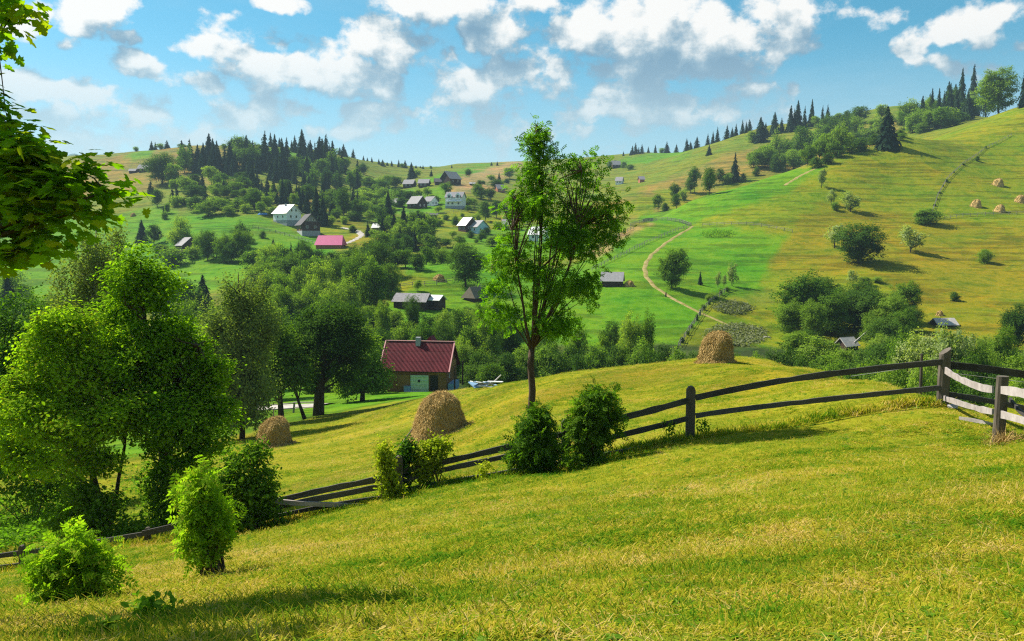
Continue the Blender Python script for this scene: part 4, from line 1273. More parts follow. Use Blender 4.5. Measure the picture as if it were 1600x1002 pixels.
def red_roof_mat():
    m_, nt, out = material('red_corrugated_roof')
    tcn = nt.n('ShaderNodeTexCoord')
    n1 = nt.noise(tcn.outputs['Object'], 2.5, 5, .6)
    oi = nt.n('ShaderNodeObjectInfo')
    f = nt.math('ADD', n1, nt.math('MULTIPLY_ADD', oi.outputs['Random'], .3, -.15))
    c = nt.ramp(f, [(.25, (.085, .010, .016)), (.8, (.150, .020, .028))])
    bsdf(nt, out, c, .75, .10)
    return m_


M['redroof'] = red_roof_mat()


def house(name, label, cat, loc, rz, L, W, hw, hr, wall, roof, windows=(), doors=(), chimney=None, base=None, over=.45, group=None, wall2=None, roof_rows=0, hip=0.0, balcony=False):
    """gabled house; local x along the ridge, -y faces the photographer"""
    root = tag(empty(name, loc, rz), label, cat, group)
    b0 = 0.0
    if base:
        MB().box((0, 0, base / 2 - .6), (L + .12, W + .12, base + 1.2)).build('stone_base', M['stone'], root)
        b0 = base
    hx, hy = L / 2, W / 2
    zt, zr = b0 + hw, b0 + hw + hr
    mb = MB()
    mb.add([(-hx, -hy, b0 - .5), (hx, -hy, b0 - .5), (hx, hy, b0 - .5), (-hx, hy, b0 - .5), (-hx, -hy, zt), (hx, -hy, zt), (hx, hy, zt), (-hx, hy, zt), (-hx * (1 - hip), 0, zr - .06), (hx * (1 - hip), 0, zr - .06)],
           [(3, 2, 1, 0), (0, 1, 5, 4), (2, 3, 7, 6), (1, 2, 6, 9, 5), (3, 0, 4, 8, 7)])
    mb.build('wall', wall, root)
    ox = L / 2 + over
    s_ = hr / hy
    oy = hy + over
    ze = zt - over * s_
    roof_o = empty('roof', (0, 0, 0)) if roof_rows else None
    hx2 = ox * (1 - hip)
    fr = [(-ox, -oy, ze), (ox, -oy, ze), (hx2, 0, zr), (-hx2, 0, zr)]
    bk = [(ox, oy, ze), (-ox, oy, ze), (-hx2, 0, zr), (hx2, 0, zr)]
    if roof_rows:
        roof_o.parent = root
        MB().slab([(p[0], p[1], p[2]) for p in bk], .08).build('roof_sheet', roof, roof_o)
        # corrugated sheets in rows, every sheet a piece of its own
        nx = 9
        sw = 2 * ox / nx
        sl = math.hypot(oy, zr - ze)
        rl = sl / roof_rows
        sheet = MB()
        nc = 12
        vs, fs = [], []
        for i in range(nc + 1):
            x = -.5 * sw + sw * i / nc
            hgt = .022 * (1 if i % 2 else -1)
            vs += [(x, 0, hgt), (x, rl * 1.05, hgt - .02)]
        for i in range(nc):
            fs.append((2 * i, 2 * i + 2, 2 * i + 3, 2 * i + 1))
        sheet.add(vs, fs)
        sme = sheet.mesh('roof_sheet')
        sme.materials.append(roof)
        pit = math.atan2(zr - ze, oy)
        for r_ in range(roof_rows):
            f0 = r_ / roof_rows
            for c_ in range(nx):
                o = obj('roof_sheet', sme, None, roof_o)
                o.location = (-ox + (c_ + .5) * sw, -oy * (1 - f0), ze + (zr - ze) * f0 + .03 + .025 * (roof_rows - r_) / roof_rows)
                o.rotation_euler = (pit, 0, 0)
        MB().slab(fr, .05).build('roof_deck', M['log_dark'], roof_o)
        for sx in (-1, 1):
            MB().slab([(sx * ox - .07, -oy, ze + .09), (sx * ox + .07, -oy, ze + .09), (sx * ox + .07, 0, zr + .09), (sx * ox - .07, 0, zr + .09)], .12).build('verge_trim', M['red_trim'], roof_o)
        MB().box((0, 0, zr + .06), (2 * ox, .22, .08)).build('ridge_cap', M['red_trim'], roof_o)
    else:
        mb = MB()
        mb.slab(fr, .12)
        mb.slab(bk, .12)
        if hip:
            for sx in (-1, 1):
                a_, b_ = ((sx * ox, oy, ze), (sx * ox, -oy, ze)) if sx < 0 else ((sx * ox, -oy, ze), (sx * ox, oy, ze))
                mb.add([a_, b_, (sx * hx2, 0, zr)], [(0, 1, 2)])
        roof_o = mb.build('roof', roof, root)
    if chimney:
        cx, cy, chh = chimney
        zc = zr - abs(cy) * s_
        MB().box((cx, cy, zc + chh / 2 - .25), (.55, .55, chh + .5)).build('chimney', M['stone'], roof_o)

    def opening(side, u, z, w_, h_, nm, mat, fr_mat, depth=.05):
        if side == 'f':
            c, sz = (u, -hy - .01, z), (w_, depth, h_)
        elif side == 'r':
            c, sz = (hx + .01, u, z), (depth, w_, h_)
        else:
            c, sz = (-hx - .01, u, z), (depth, w_, h_)
        if fr_mat is None:
            return MB().box(c, sz).build(nm, mat, root)
        wo_ = MB().box(c, sz).build(nm, fr_mat, root)
        k_ = 1.35
        c2 = (c[0], c[1] - .0, c[2])
        sz2 = tuple((x * .78 if x > depth * 1.01 else x * k_) for x in sz)
        MB().box(c2, sz2).build('pane', mat, wo_)
        return wo_
    for (side, u, z, w_, h_) in windows:
        opening(side, u, z + b0, w_, h_, 'window', M['pane'], M['frame'])
    for (side, u, w_, h_, mat) in doors:
        opening(side, u, h_ / 2 + b0, w_, h_, 'door', mat, None, .08)
    return root


def site(px, py, dmin=100):
    p = cast(px, py, dmin)
    return p, p[1] / FPX          # foot point and metres per pixel


# --- red roofed barn near the haystacks
D_BARN = 93.0
pb = P(652, 614, D_BARN)
mpx = D_BARN / FPX
pb[2] = min(gz(pb[0], pb[1]), gz(pb[0] + 3, pb[1] - 2), gz(pb[0] - 3, pb[1] - 2)) + .05
barn = house('timber_barn', 'brown log barn with dark red corrugated roof below the meadow', 'barn', (pb[0] + .1, pb[1] + 2.6, pb[2]), math.radians(-8), 7.6, 5.6, 2.75, 2.75, M['log'], M['redroof'],
             windows=[('r', -1.0, 1.6, .5, .5)], doors=[('f', -1.25, 1.5, 1.9, M['board']), ('f', 2.35, .9, 1.9, M['dark'])], chimney=(-.15, -.25, .8), over=.42, roof_rows=3)
hx = 3.8
MB().box((1.0, -2.86, 2.42), (1.1, .06, .42)).build('hatch', M['dark'], barn)
MB().box((3.2, -2.85, 2.35), (1.0, .05, .5)).build('board_panel', M['board'], barn)
lat = MB().box((.65, -2.95, .98), (2.15, .08, 1.86)).build('green_panel', M['greenlat'], barn)
for i in range(9):
    MB().box((-.38 + i * .26, -3.02, .98), (.05, .05, 1.86)).build('lath', M['greenlat'], lat)
for i in range(4):
    MB().box((.65, -3.07, .3 + i * .48), (2.15, .04, .05)).build('lath', M['greenlat'], lat)
MB().box((.62, -3.10, 1.25), (.22, .04, .28)).build('small_hatch', M['dark'], lat)
MB().box((-.75, -3.2, .30), (.75, .5, .7)).build('feed_box', M['bluebox'], barn)
MB().box((.3, -3.55, .04), (2.6, .7, .14)).build('step', M['stone'], barn)
MB().box((3.85, .2, 2.9), (.06, 4.6, .75)).build('gable_boards', M['board'], barn)
for yy in (-2.4, 2.3):
    MB().box((4.7, yy, 1.45), (.16, .16, 2.9)).build('porch_post', M['log_dark'], barn)
MB().box((4.25, -.9, .45), (.7, 3.2, .9)).build('porch_rail', M['bluebox'], barn)
MB().add([(.2, .4, 5.0), (1.9, .4, 5.0), (1.05, .4, 6.05), (.2, 2.6, 4.6), (1.9, 2.6, 4.6), (1.05, 2.6, 6.05)], [(0, 1, 2), (1, 4, 5, 2), (3, 0, 2, 5), (4, 3, 5)]).build('dormer', M['redroof'], barn)

# pile of scrap under a pale sheet beside the barn
pp = cast(757, 607, 50)
pile = tag(empty('scrap_pile', pp), 'low pile of pale scrap boards and sheets at the meadow edge', 'scrap pile')
rg = np.random.default_rng(4)
for i in range(9):
    MB().box((rg.uniform(-1.0, 1.0), rg.uniform(-.5, .5), .1 + .05 * i), (rg.uniform(.5, 1.4), rg.uniform(.3, .7), .07), rg.uniform(0, 3.1), rg.uniform(-.3, .3)).build('sheet', M['metal_pale' if i % 3 else 'bluebox'], pile)
MB().tube([(.5, 0, .3), (1.2, .2, .95)], [.05, .04]).build('stick', M['bleached'], pile)

# --- valley sheds
def at(px, py, dmin=100):
    return cast(px, py, dmin)


p = at(645, 480, 130)
house('long_shed', 'long grey shed with low shingle roof half hidden by a tree', 'shed', p, math.radians(-16), 7.4, 4.0, 1.6, 1.5, M['log_dark'], M['shingle'], over=.4)
p = at(680, 482, 130)
house('pale_roof_shed', 'shed with shining pale sheet metal roof in the valley', 'shed', (p[0], p[1], p[2] + .4), math.radians(-22), 3.4, 3.4, 1.7, .9, M['log_dark'], M['metal_pale'], doors=[('f', 0, 1.2, 1.3, M['dark'])], over=.35)
p = at(742, 468, 130)
house('thatched_hut', 'old hut with a ragged thatched roof beside the huge round tree', 'hut', p, math.radians(52), 4.0, 3.4, 1.0, 2.0, M['log_dark'], M['thatch'], over=.5, hip=.25)
p = at(957, 446, 130)
house('shingle_shed', 'small log shed with grey shingled roof on the green slope', 'shed', p, math.radians(-14), 5.0, 3.6, 1.5, 1.9, M['log_dark'], M['shingle'], doors=[('r', 0, .9, 1.4, M['dark'])], over=.4)
p = at(208, 270, 300)
house('small_shed', 'tiny grey shed on the brown field of the left hill', 'shed', p, 0, 4.0, 3.0, 1.3, 1.2, M['log_dark'], M['shingle'])
p = at(226, 268, 300)
house('grey_shed', 'low shed with pale roof left of the big dark round tree', 'shed', p, math.radians(-10), 7.0, 4.5, 2.0, 2.4, M['log_dark'], M['shingle'])
# --- the three houses on the left
p, k = site(449, 349, 250)
house('white_house', 'white house with pale grey roof in front of the spruces', 'house', p, math.radians(-38), 9.2, 7.4, 3.3, 3.3, M['white'], M['metal_pale'], base=1.2, chimney=(0, -.6, .9),
      windows=[('r', -1.6, 1.5, 1.0, 1.2), ('r', 1.2, 1.5, 1.0, 1.2), ('r', -1.1, 4.1, .9, 1.1), ('r', 1.1, 4.1, .9, 1.1), ('f', -1.5, 1.5, 1.0, 1.1), ('f', 2.0, 1.5, 1.0, 1.1)], over=.6)
p, k = site(482, 366, 250)
h2 = house('log_house', 'dark log house with steep grey shingled gables on a stone base', 'house', p, math.radians(-62), 9.0, 7.2, 3.0, 3.8, M['log_dark'], M['shingle_dark'], base=1.3,
           windows=[('r', -1.6, 1.5, .9, 1.0), ('r', 1.6, 1.5, .9, 1.0), ('r', -1.0, 4.3, .8, .9), ('r', 1.0, 4.3, .8, .9), ('f', -2.2, 1.5, 1.0, 1.0), ('f', 1.5, 1.5, 1.0, 1.0)], doors=[('f', 0, 1.1, 2.0, M['board'])], over=.8)
MB().add([(4.52, -2.6, 5.0), (4.52, 2.6, 5.0), (4.52, 0, 7.9)], [(0, 1, 2)]).build('gable_cladding', M['shingle'], h2)
p, k = site(517, 387, 200)
house('pink_roofed_barn', 'barn with bright magenta sheet roof above the wooded hollow', 'barn', p, math.radians(-4), 9.2, 6.0, 1.4, 3.0, M['brick'], M['pink'], over=.5, hip=.12)
p, k = site(294, 395, 180)
house('half_hidden_house', 'reddish house with grey roof half hidden among trees', 'house', p, math.radians(-50), 7.0, 6.0, 2.9, 2.6, M['log_dark'], M['shingle'], windows=[('r', 0, 1.5, 1.0, 1.0), ('f', 1.5, 1.5, 1.0, 1.0)])
p, k = site(411, 336, 250)
MB().add([(-2.2, -1, .1), (2.2, -1, .1), (2.2, 1, .1), (-2.2, 1, .1), (-1.6, 0, .9), (1.6, 0, .8)], [(0, 1, 5, 4), (2, 3, 4, 5), (1, 2, 5), (3, 0, 4)]).build('tarp_pile', M['tarp'])
tp = bpy.data.objects['tarp_pile']
tp.location = [float(v) for v in p]
tag(tp, 'bright blue tarpaulin over a heap left of the white house', 'tarpaulin')

# --- village across the valley
VILLAGE = [  # name, label, px, py, width_px, depth, wall, roof height, rz, wall mat, roof mat
    ('log_barn', 'long grey roofed barn at the upper left of the village', 640, 293, 17, 6, 2.3, 2.6, -14, 'log_dark', 'shingle'),
    ('log_barn', 'long grey roofed barn second from the left in the upper row', 663, 292, 17, 6, 2.3, 2.4, -8, 'log_dark', 'shingle'),
    ('dark_shed', 'small dark shed between the long barn and the tall gabled house', 684, 289, 10, 5, 2.0, 2.0, 10, 'log_dark', 'shingle_dark'),
    ('gabled_house', 'big dark gabled house at the top of the village', 704, 288, 17, 9, 3.4, 4.4, 48, 'log_dark', 'shingle'),
    ('grey_roofed_house', 'house showing only a pale roof edge left of the dark round tree', 618, 323, 12, 5, 2.0, 2.2, -30, 'log_dark', 'shingle'),
    ('grey_roofed_house', 'house with pale grey roof facing left in the lower village row', 652, 325, 19, 7, 2.4, 3.6, -40, 'log_dark', 'shingle'),
    ('brown_roofed_house', 'smaller house with brownish roof right of the pale grey one', 673, 321, 14, 6, 2.2, 2.4, -35, 'white', 'shingle'),
    ('plank_shed', 'tiny plank shed in the yellow meadow below the white balcony house', 678, 341, 11, 3, 1.6, .7, 3, 'log_dark', 'shingle_dark'),
    ('gabled_house', 'wooden gabled house with white roof beside the light blue house', 731, 362, 14, 6, 2.8, 2.9, -48, 'log_dark', 'metal_pale'),
    ('blue_house', 'light blue house with pale roof', 747, 364, 17, 6, 2.6, 2.4, -46, 'blue', 'shingle'),
    ('grey_roofed_house', 'low house with flat grey roof left of the ash crown', 796, 358, 22, 6, 2.2, 2.0, -4, 'log_dark', 'shingle'),
    ('grey_roofed_house', 'pale house half hidden behind the crown of the young ash', 842, 376, 26, 6, 2.6, 2.6, -20, 'white', 'metal_pale'),
    ('purple_roofed_house', 'small house with purple roof among trees under the tan field', 781, 300, 12, 5, 2.2, 2.4, 20, 'brick', 'shingle'),
    ('ridge_house', 'grey roofed house in the trees under the far ridge', 962, 262, 14, 7, 2.6, 3.6, 10, 'log_dark', 'shingle'),
    ('ridge_house', 'pale house partly hidden under the far brown slope', 968, 288, 10, 6, 2.4, 2.6, -20, 'white', 'shingle'),
    ('ridge_shed', 'little dark shed right of the pale far house', 1002, 285, 8, 5, 2.0, 2.0, 5, 'brick', 'shingle'),
    ('hut', 'minute pale hut on the tan far field', 738, 290, 5, 3, 1.2, .8, 0, 'log_dark', 'shingle'),
    ('hut', 'pale little cottage beside the dirt road', 590, 361, 9, 4, 1.6, 1.4, -10, 'log_dark', 'metal_pale'),
]
for (nm, lb, px, py, wpx, W, hw, hr, rz, wm, rm) in VILLAGE:
    p, k = site(px, py, 230)
    L = max(3.0, wpx * k / max(.55, math.cos(math.radians(rz))) * .9)
    wins = [('f', -L * .22, hw * .5, 1.0, 1.0), ('f', L * .22, hw * .5, 1.0, 1.0)] if hw > 2.1 else []
    if abs(rz) > 25:
        wins += [('r', -W * .2, hw * .5, .9, 1.0), ('r', W * .2, hw * .5, .9, 1.0)]
    house(nm, lb, 'house' if 'house' in nm else 'shed', p, math.radians(rz), L, W, hw, hr, M[wm], M[rm], windows=wins, over=.5, group='houses of the village across the valley')
p, k = site(712, 325, 260)
wh = house('balcony_house', 'white two storey house with balcony and twin dormers in the village', 'house', p, math.radians(-14), 8.6, 7.0, 4.6, 2.6, M['white'], M['shingle'], base=.9,
           windows=[('f', -2.8, 1.2, 1.0, 1.2), ('f', -.6, 1.2, 1.0, 1.2), ('f', 2.6, 1.2, 1.0, 1.2)], over=.5)
for ux in (-2.2, 2.3):
    dm = MB().add([(ux - 1.2, -3.9, 4.2), (ux + 1.2, -3.9, 4.2), (ux + 1.2, -3.9, 6.2), (ux, -3.9, 7.4), (ux - 1.2, -3.9, 6.2), (ux - 1.2, 0, 6.2), (ux + 1.2, 0, 6.2), (ux, 0, 7.4)],
                  [(0, 1, 2, 3, 4), (4, 3, 7, 5), (3, 2, 6, 7), (0, 4, 5), (1, 6, 2)]).build('dormer', M['white'], wh)
    MB().box((ux, -3.93, 5.5), (1.1, .08, 1.3)).build('pane', M['pane'], dm)
MB().box((.2, -4.2, 3.0), (8.2, 1.3, .16)).build('balcony', M['white'], wh)

# shack roof and leaning plank in the brookside wood, and a shed roof behind the willow
p = P(1323, 530, 150)
p[2] = gz(p[0], p[1])
sh = house('collapsed_shack', 'tumbledown shack with pale broken roof in the brookside wood', 'shack', p, math.radians(28), 3.2, 2.6, 1.1, 1.3, M['log_dark'], M['bleached'], over=.3)
MB().slab([(.3, -1.5, 1.6), (.5, -1.5, 1.2), (3.6, -1.9, 3.3), (3.4, -1.9, 3.7)], .1).build('leaning_plank', M['bleached'], sh)
p, k = site(1474, 508, 120)
house('shed', 'shed showing its pale plank roof behind the willow crown', 'shed', p, math.radians(4), 4.2, 3.4, .35, 1.2, M['log_dark'], M['bleached'], over=.3)


# ------------------------------------------------------------------ paths and roads: strips laid on the ground
def strip(name, pts_px, width, mat, label, dmin, lift=.10, n=90):
    pts = np.array([cast(px, py, dmin) for px, py in pts_px])
    s_ = np.concatenate([[0], np.cumsum(np.linalg.norm(np.diff(pts[:, :2], axis=0), axis=1))])
    u = np.linspace(0, s_[-1], n)
    xy = np.stack([np.interp(u, s_, pts[:, 0]), np.interp(u, s_, pts[:, 1])], 1)
    for _ in range(6):
        xy[1:-1] = (xy[:-2] + 2 * xy[1:-1] + xy[2:]) / 4
    tg = np.gradient(xy, axis=0)
    tg /= np.linalg.norm(tg, axis=1, keepdims=True)
    nr = np.stack([-tg[:, 1], tg[:, 0]], 1)
    rg_ = np.random.default_rng(1)
    vs, fs = [], []
    K = 5
    for i in range(n):
        for j in range(K):
            o = (j / (K - 1) - .5) * width * (1 + .25 * math.sin(i * .9 + j * 4)) if j in (0, K - 1) else (j / (K - 1) - .5) * width
            q_ = xy[i] + nr[i] * o
            vs.append((q_[0], q_[1], gz(q_[0], q_[1]) + lift - (.12 if j in (0, K - 1) else 0) * (lift / .1)))
    for i in range(n - 1):
        for j in range(K - 1):
            fs.append((i * K + j, i * K + j + 1, (i + 1) * K + j + 1, (i + 1) * K + j))
    o = MB().add(vs, fs).build(name, mat, smooth=True)
    return tag(o, label, kind='structure')


def dirt_mat(name, c0, c1):
    m_, nt, out = material(name)
    geo = nt.n('ShaderNodeNewGeometry')
    n1 = nt.noise(geo.outputs['Position'], .8, 6, .65)
    bsdf(nt, out, nt.ramp(n1, [(.35, c0), (.65, c1)]), .95, .05, n1, .1, .5)
    return m_


M['dirt'] = dirt_mat('dirt', (.16, .16, .03), (.33, .25, .12))
M['gravel'] = dirt_mat('pale_gravel', (.28, .25, .22), (.42, .39, .37))
strip('dirt_path', [(1082, 354), (1062, 366), (1040, 380), (1018, 398), (1007, 415), (1009, 432), (1022, 448), (1042, 461), (1068, 476), (1094, 489), (1130, 505), (1180, 525)], 1.35, M['dirt'], 'dirt path winding down the green meadow', 140)
strip('dirt_road', [(535, 382), (556, 374), (566, 368), (560, 362), (548, 358), (535, 356)], 2.6, M['gravel'], 'pale dirt road bending above the magenta roof', 240)
strip('field_track', [(1225, 290), (1250, 275), (1290, 255), (1320, 240)], 1.6, M['dirt'], 'faint wheel track up the hill crest', 250, .06)
strip('road', [(300, 646), (380, 640), (440, 636), (505, 634)], 3.4, M['gravel'], 'pale road seen under the fruit trees', 70, .15)


# ------------------------------------------------------------------ distant fences
M['fence_far'] = wood_mat('grey_fence_wood', (.13, .12, .10), (.30, .28, .25), 4.0)


def far_fence(pts_px, label, dmin, step=2.6, hgt=1.15, rails=2, post=.12, picket=False):
    pts = np.array([cast(px, py, dmin) for px, py in pts_px])
    s_ = np.concatenate([[0], np.cumsum(np.linalg.norm(np.diff(pts[:, :2], axis=0), axis=1))])
    n = max(3, int(s_[-1] / step))
    u = np.linspace(0, s_[-1], n)
    X, Y = np.interp(u, s_, pts[:, 0]), np.interp(u, s_, pts[:, 1])
    Zt = ground(X, Y)
    rg_ = np.random.default_rng(n)
    root = tag(empty('wooden_fence', (X[0], Y[0], Zt[0])), label, 'fence')
    o0 = np.array([X[0], Y[0], Zt[0]])
    mb, mr = MB(), MB()
    for i in range(n):
        c = np.array([X[i], Y[i], Zt[i]]) - o0
        hh = hgt * rg_.uniform(.85, 1.15)
        mb.box((c[0], c[1], c[2] + hh / 2 - .15), (post, post, hh + .3), rg_.uniform(0, 1), rg_.normal() * .04)
        if i < n - 1:
            c2 = np.array([X[i + 1], Y[i + 1], Zt[i + 1]]) - o0
            for r_ in range(rails):
                zz = hgt * (.9 - .42 * r_) + rg_.normal() * .05
                mr.tube([c + (0, 0, zz), c2 + (0, 0, zz + rg_.normal() * .05)], [.055, .055], 4)
            if picket:
                for t_ in np.linspace(.15, .85, 5):
                    q_ = c + (c2 - c) * t_
                    mr.box((q_[0], q_[1], q_[2] + hgt * .5), (.10, .04, hgt * rg_.uniform(.9, 1.05)))
    mb.build('posts', M['fence_far'], root)
    mr.build('pickets' if picket else 'rails', M['fence_far'], root)
    return root


far_fence([(985, 354), (1003, 349), (1022, 346), (1042, 345), (1062, 348), (1080, 354)], 'pale picket fence along the upper edge of the green meadow', 200, picket=True, hgt=1.4)
far_fence([(1098, 354), (1130, 352), (1165, 352), (1200, 356), (1238, 364)], 'thin post fence running right from the picket fence', 200)
far_fence([(925, 424), (945, 413), (975, 399), (1010, 381), (1045, 366), (1076, 355)], 'rail fence crossing the green meadow beside the path', 180)
far_fence([(912, 399), (935, 387), (960, 373), (990, 358)], 'rail fence below the tan field strip', 180)
far_fence([(1060, 545), (1078, 517), (1095, 491), (1112, 472), (1136, 455)], 'overgrown fence between the valley meadow plots', 130)
far_fence([(1456, 334), (1466, 305), (1480, 281), (1505, 257), (1540, 232), (1580, 212)], 'fence climbing the right hill', 180)
far_fence([(1476, 343), (1500, 339), (1530, 337), (1565, 336), (1600, 335), (1640, 334)], 'fence below the row of small haystacks', 180)
far_fence([(395, 357), (430, 364), (465, 374), (505, 384)], 'dark fence below the log house', 230)
far_fence([(745, 452), (775, 456), (800, 461)], 'short pale picket fence behind the thatched hut', 150, picket=True)
far_fence([(580, 470), (600, 455), (640, 448), (680, 446), (712, 440)], 'fence along the foot of the yellow knoll', 150)
far_fence([(400, 650), (430, 647), (460, 645), (500, 645)], 'weathered rail fence under the fruit trees by the road', 60, 2.2, 1.1, 2, .14)
far_fence([(640, 333), (680, 337), (720, 331), (760, 322)], 'fence below the white balcony house', 280)

# ------------------------------------------------------------------ haystacks
def hay_mat():
    m_, nt, out = material('dry_hay')
    geo = nt.n('ShaderNodeNewGeometry')
    tcn = nt.n('ShaderNodeTexCoord')
    n1 = nt.noise(tcn.outputs['Object'], 9.0, 5, .7)
    f = nt.math('ADD', nt.math('MULTIPLY', geo.outputs['Random Per Island'], .6), nt.math('MULTIPLY', n1, .45))
    c = nt.ramp(f, [(.1, (.22, .140, .045)), (.5, (.46, .31, .110)), (.95, (.68, .50, .21))])
    bsdf(nt, out, c, .9, .1)
    return m_


M['hay'] = hay_mat()
M['pole'] = wood_mat('grey_pole', (.10, .085, .07), (.26, .23, .20), 6.0, (1, 1, .15))


def hay_profile(t, kind):
    if kind == 'cone':
        return (1 - t) ** .62 * 1.0 if t > .62 else 1.02 - .62 * t ** 1.25 if t < .6 else (1 - t) ** .62
    return 0


def haystack_mesh(H, Rb, Rt, seed, n_straw, ground_fn=None, slen=.30, swid=.05, dome=.62):
    """body (core) and straw shell; profile: wide foot, sloping sides, rounded top"""
    rg_ = np.random.default_rng(seed)
    ts = np.linspace(0, 1, 15)
    na_ = 28

    def prof(t):
        side = Rb + (Rt - Rb) * t
        cap_ = np.sqrt(np.clip(1 - np.clip((t - dome) / (1 - dome), 0, 1) ** 2.2, 0, 1))
        return side * np.where(t > dome, cap_, 1.0) * (1 - .08 * np.exp(-((t) / .06) ** 2))

    def surf(t, an):
        r_ = prof(t) * (1 + .07 * np.sin(3 * an + 2.5 * t + seed) + .05 * np.sin(5 * an - 4 * t))
        base = 0.0
        x, y = r_ * np.cos(an), r_ * np.sin(an)
        z0 = ground_fn(x, y) if ground_fn is not None else 0 * x
        z = z0 * (1 - t) + t * H
        lump = .05 * Rb * np.sin(7 * an + 9 * t + seed) * np.sin(11 * t + 2 * an)
        x, y = x + lump * np.cos(an) + .10 * t * t * H, y + lump * np.sin(an)
        return np.stack([x, y, z], -1)
    T, A = np.meshgrid(ts, np.arange(na_) * 2 * math.pi / na_, indexing='ij')
    V = surf(T.ravel(), A.ravel()) * np.array([.96, .96, .985])
    q_ = []
    for i in range(len(ts) - 1):
        for j in range(na_):
            q_.append((i * na_ + j, i * na_ + (j + 1) % na_, (i + 1) * na_ + (j + 1) % na_, (i + 1) * na_ + j))
    core = mesh_quads('hay_core', V, q_, True)
    t = rg_.uniform(0, 1, n_straw) ** .85
    an = rg_.uniform(0, 2 * math.pi, n_straw)
    p0 = surf(t, an)
    p1 = surf(np.clip(t + .02, 0, 1), an)
    pa = surf(t, an + .03)
    up_ = p1 - p0
    tn = pa - p0
    nr = np.cross(tn, up_)
    nr /= np.linalg.norm(nr, axis=1, keepdims=True) + 1e-9
    nr = np.where((nr[:, :1] * p0[:, :1] + nr[:, 1:2] * p0[:, 1:2]) < 0, -nr, nr)
    down = -up_ / (np.linalg.norm(up_, axis=1, keepdims=True) + 1e-9) + rg_.normal(size=(n_straw, 3)) * .45 + nr * rg_.normal(size=(n_straw, 1)) * .30
    down /= np.linalg.norm(down, axis=1, keepdims=True)
    nn = nr + rg_.normal(size=nr.shape) * .35
    nn -= down * (nn * down).sum(1, keepdims=True)
    nn /= np.linalg.norm(nn, axis=1, keepdims=True) + 1e-9
    R = np.stack([down, np.cross(nn, down), nn], 2)
    tv = [(-.4, -swid, 0), (.2, -swid, .08), (.6, 0, 0), (.2, swid, .08), (-.4, swid, 0)]
    # loose hay fallen round the foot
    loose = rg_.uniform(0, 1, n_straw) < .10
    rl = Rb * (1 + .28 * rg_.uniform(0, 1, n_straw) ** 2)
    xl, yl = rl * np.cos(an), rl * np.sin(an)
    zl = (ground_fn(xl, yl) if ground_fn is not None else 0 * xl) + .05
    p0 = np.where(loose[:, None], np.stack([xl, yl, zl], 1), p0)
    straw = scatter('straw', tv, [(0, 1, 2, 3, 4)], p0 + nr * .015, R, slen * rg_.uniform(.5, 1.3, n_straw))
    return core, straw


def haystack(p, H, Rb, Rt, label, seed, n_straw, pole=None, group=None, slen=.3, swid=.05, dome=.62):
    root = tag(empty('haystack', p), label, 'haystack', group)

    def gf(x, y):
        return ground(p[0] + x, p[1] + y) - p[2] - .03
    core, straw = haystack_mesh(H, Rb, Rt, seed, n_straw, gf, slen, swid, dome)
    obj('hay_core', core, M['hay'], root)
    if n_straw:
        tag(obj('straw', straw, M['hay'], root), kind='stuff')
    if pole:
        MB().tube([(0, 0, H * .6), (pole[0], pole[1], H + pole[2])], [.05, .03]).build('centre_pole', M['pole'], root)
    return root


def on_ground(px, d_):
    x = (px - 800) / FPX * d_ / (math.cos(PITCH))
    return np.array([x, d_, gz(x, d_)])


pA = cast(683, 684, 20)
mA = pA[1] / FPX
stackA = haystack(pA, (684 - 612) * mA, 46 * mA, 21 * mA, 'big haystack below the barn with a pole leaning on it', 1, 42000, None, 'haystacks on the near meadow', .30, .022, .74)
MB().tube([(-58 * mA, -.5, gz(pA[0] - 58 * mA, pA[1] - .5) - pA[2]), (-30 * mA, -.2, 26 * mA)], [.035, .03]).build('leaning_pole', M['pole'], stackA)
pB = cast(429, 698, 25)
mB_ = pB[1] / FPX
haystack(pB, (698 - 651) * mB_, 26 * mB_, 17 * mB_, 'round haystack with a thin pole on top at the left meadow edge', 2, 24000, (0, 0, .55), 'haystacks on the near meadow', .32, .026)
pC = cast(1118, 566, 20)
mC = pC[1] / FPX
haystack(pC, (563 - 516) * mC, 25 * mC, 17 * mC, 'tall bell shaped haystack standing on the crest of the near meadow', 3, 24000, None, 'haystacks on the near meadow', .34, .026, .66)
for k_, (px, py, h_, lb) in enumerate([(1559, 290, 11, 'uppermost small haystack on the right hill'), (1525, 323, 11, 'small haystack at the lower left of the right hill group'), (1562, 331, 11, 'small haystack nearest the fence on the right hill'), (1594, 316, 11, 'small haystack at the right edge of the hill')]):
    p = cast(px, py, 200)
    m_ = p[1] / FPX
    haystack(p, h_ * m_, 8.0 * m_, 4.5 * m_, lb, 10 + k_, 500, None, 'small haystacks on the right hill', .7, .08)
for k_, (px, py, h_, w_, lb) in enumerate([(686, 438, 9, 9, 'dark rounded haystack on the yellow knoll'), (770, 425, 14, 4, 'narrow upright haystack left of the ash trunk'), (787, 345, 9, 4.5, 'peaked brown haystack above the flat grey roof'), (208, 338, 5, 4, 'tiny haystack on the green left slope'), (983, 447, 8, 8, 'tumbled heap of hay beside the shingled shed'), (1468, 493, 7, 5, 'hay heap showing above the pale plank roof')]):
    p = cast(px, py, 130)
    m_ = p[1] / FPX
    haystack(p, h_ * m_, w_ * m_, w_ * .55 * m_, lb, 30 + k_, 500, None, None, .5, .08)
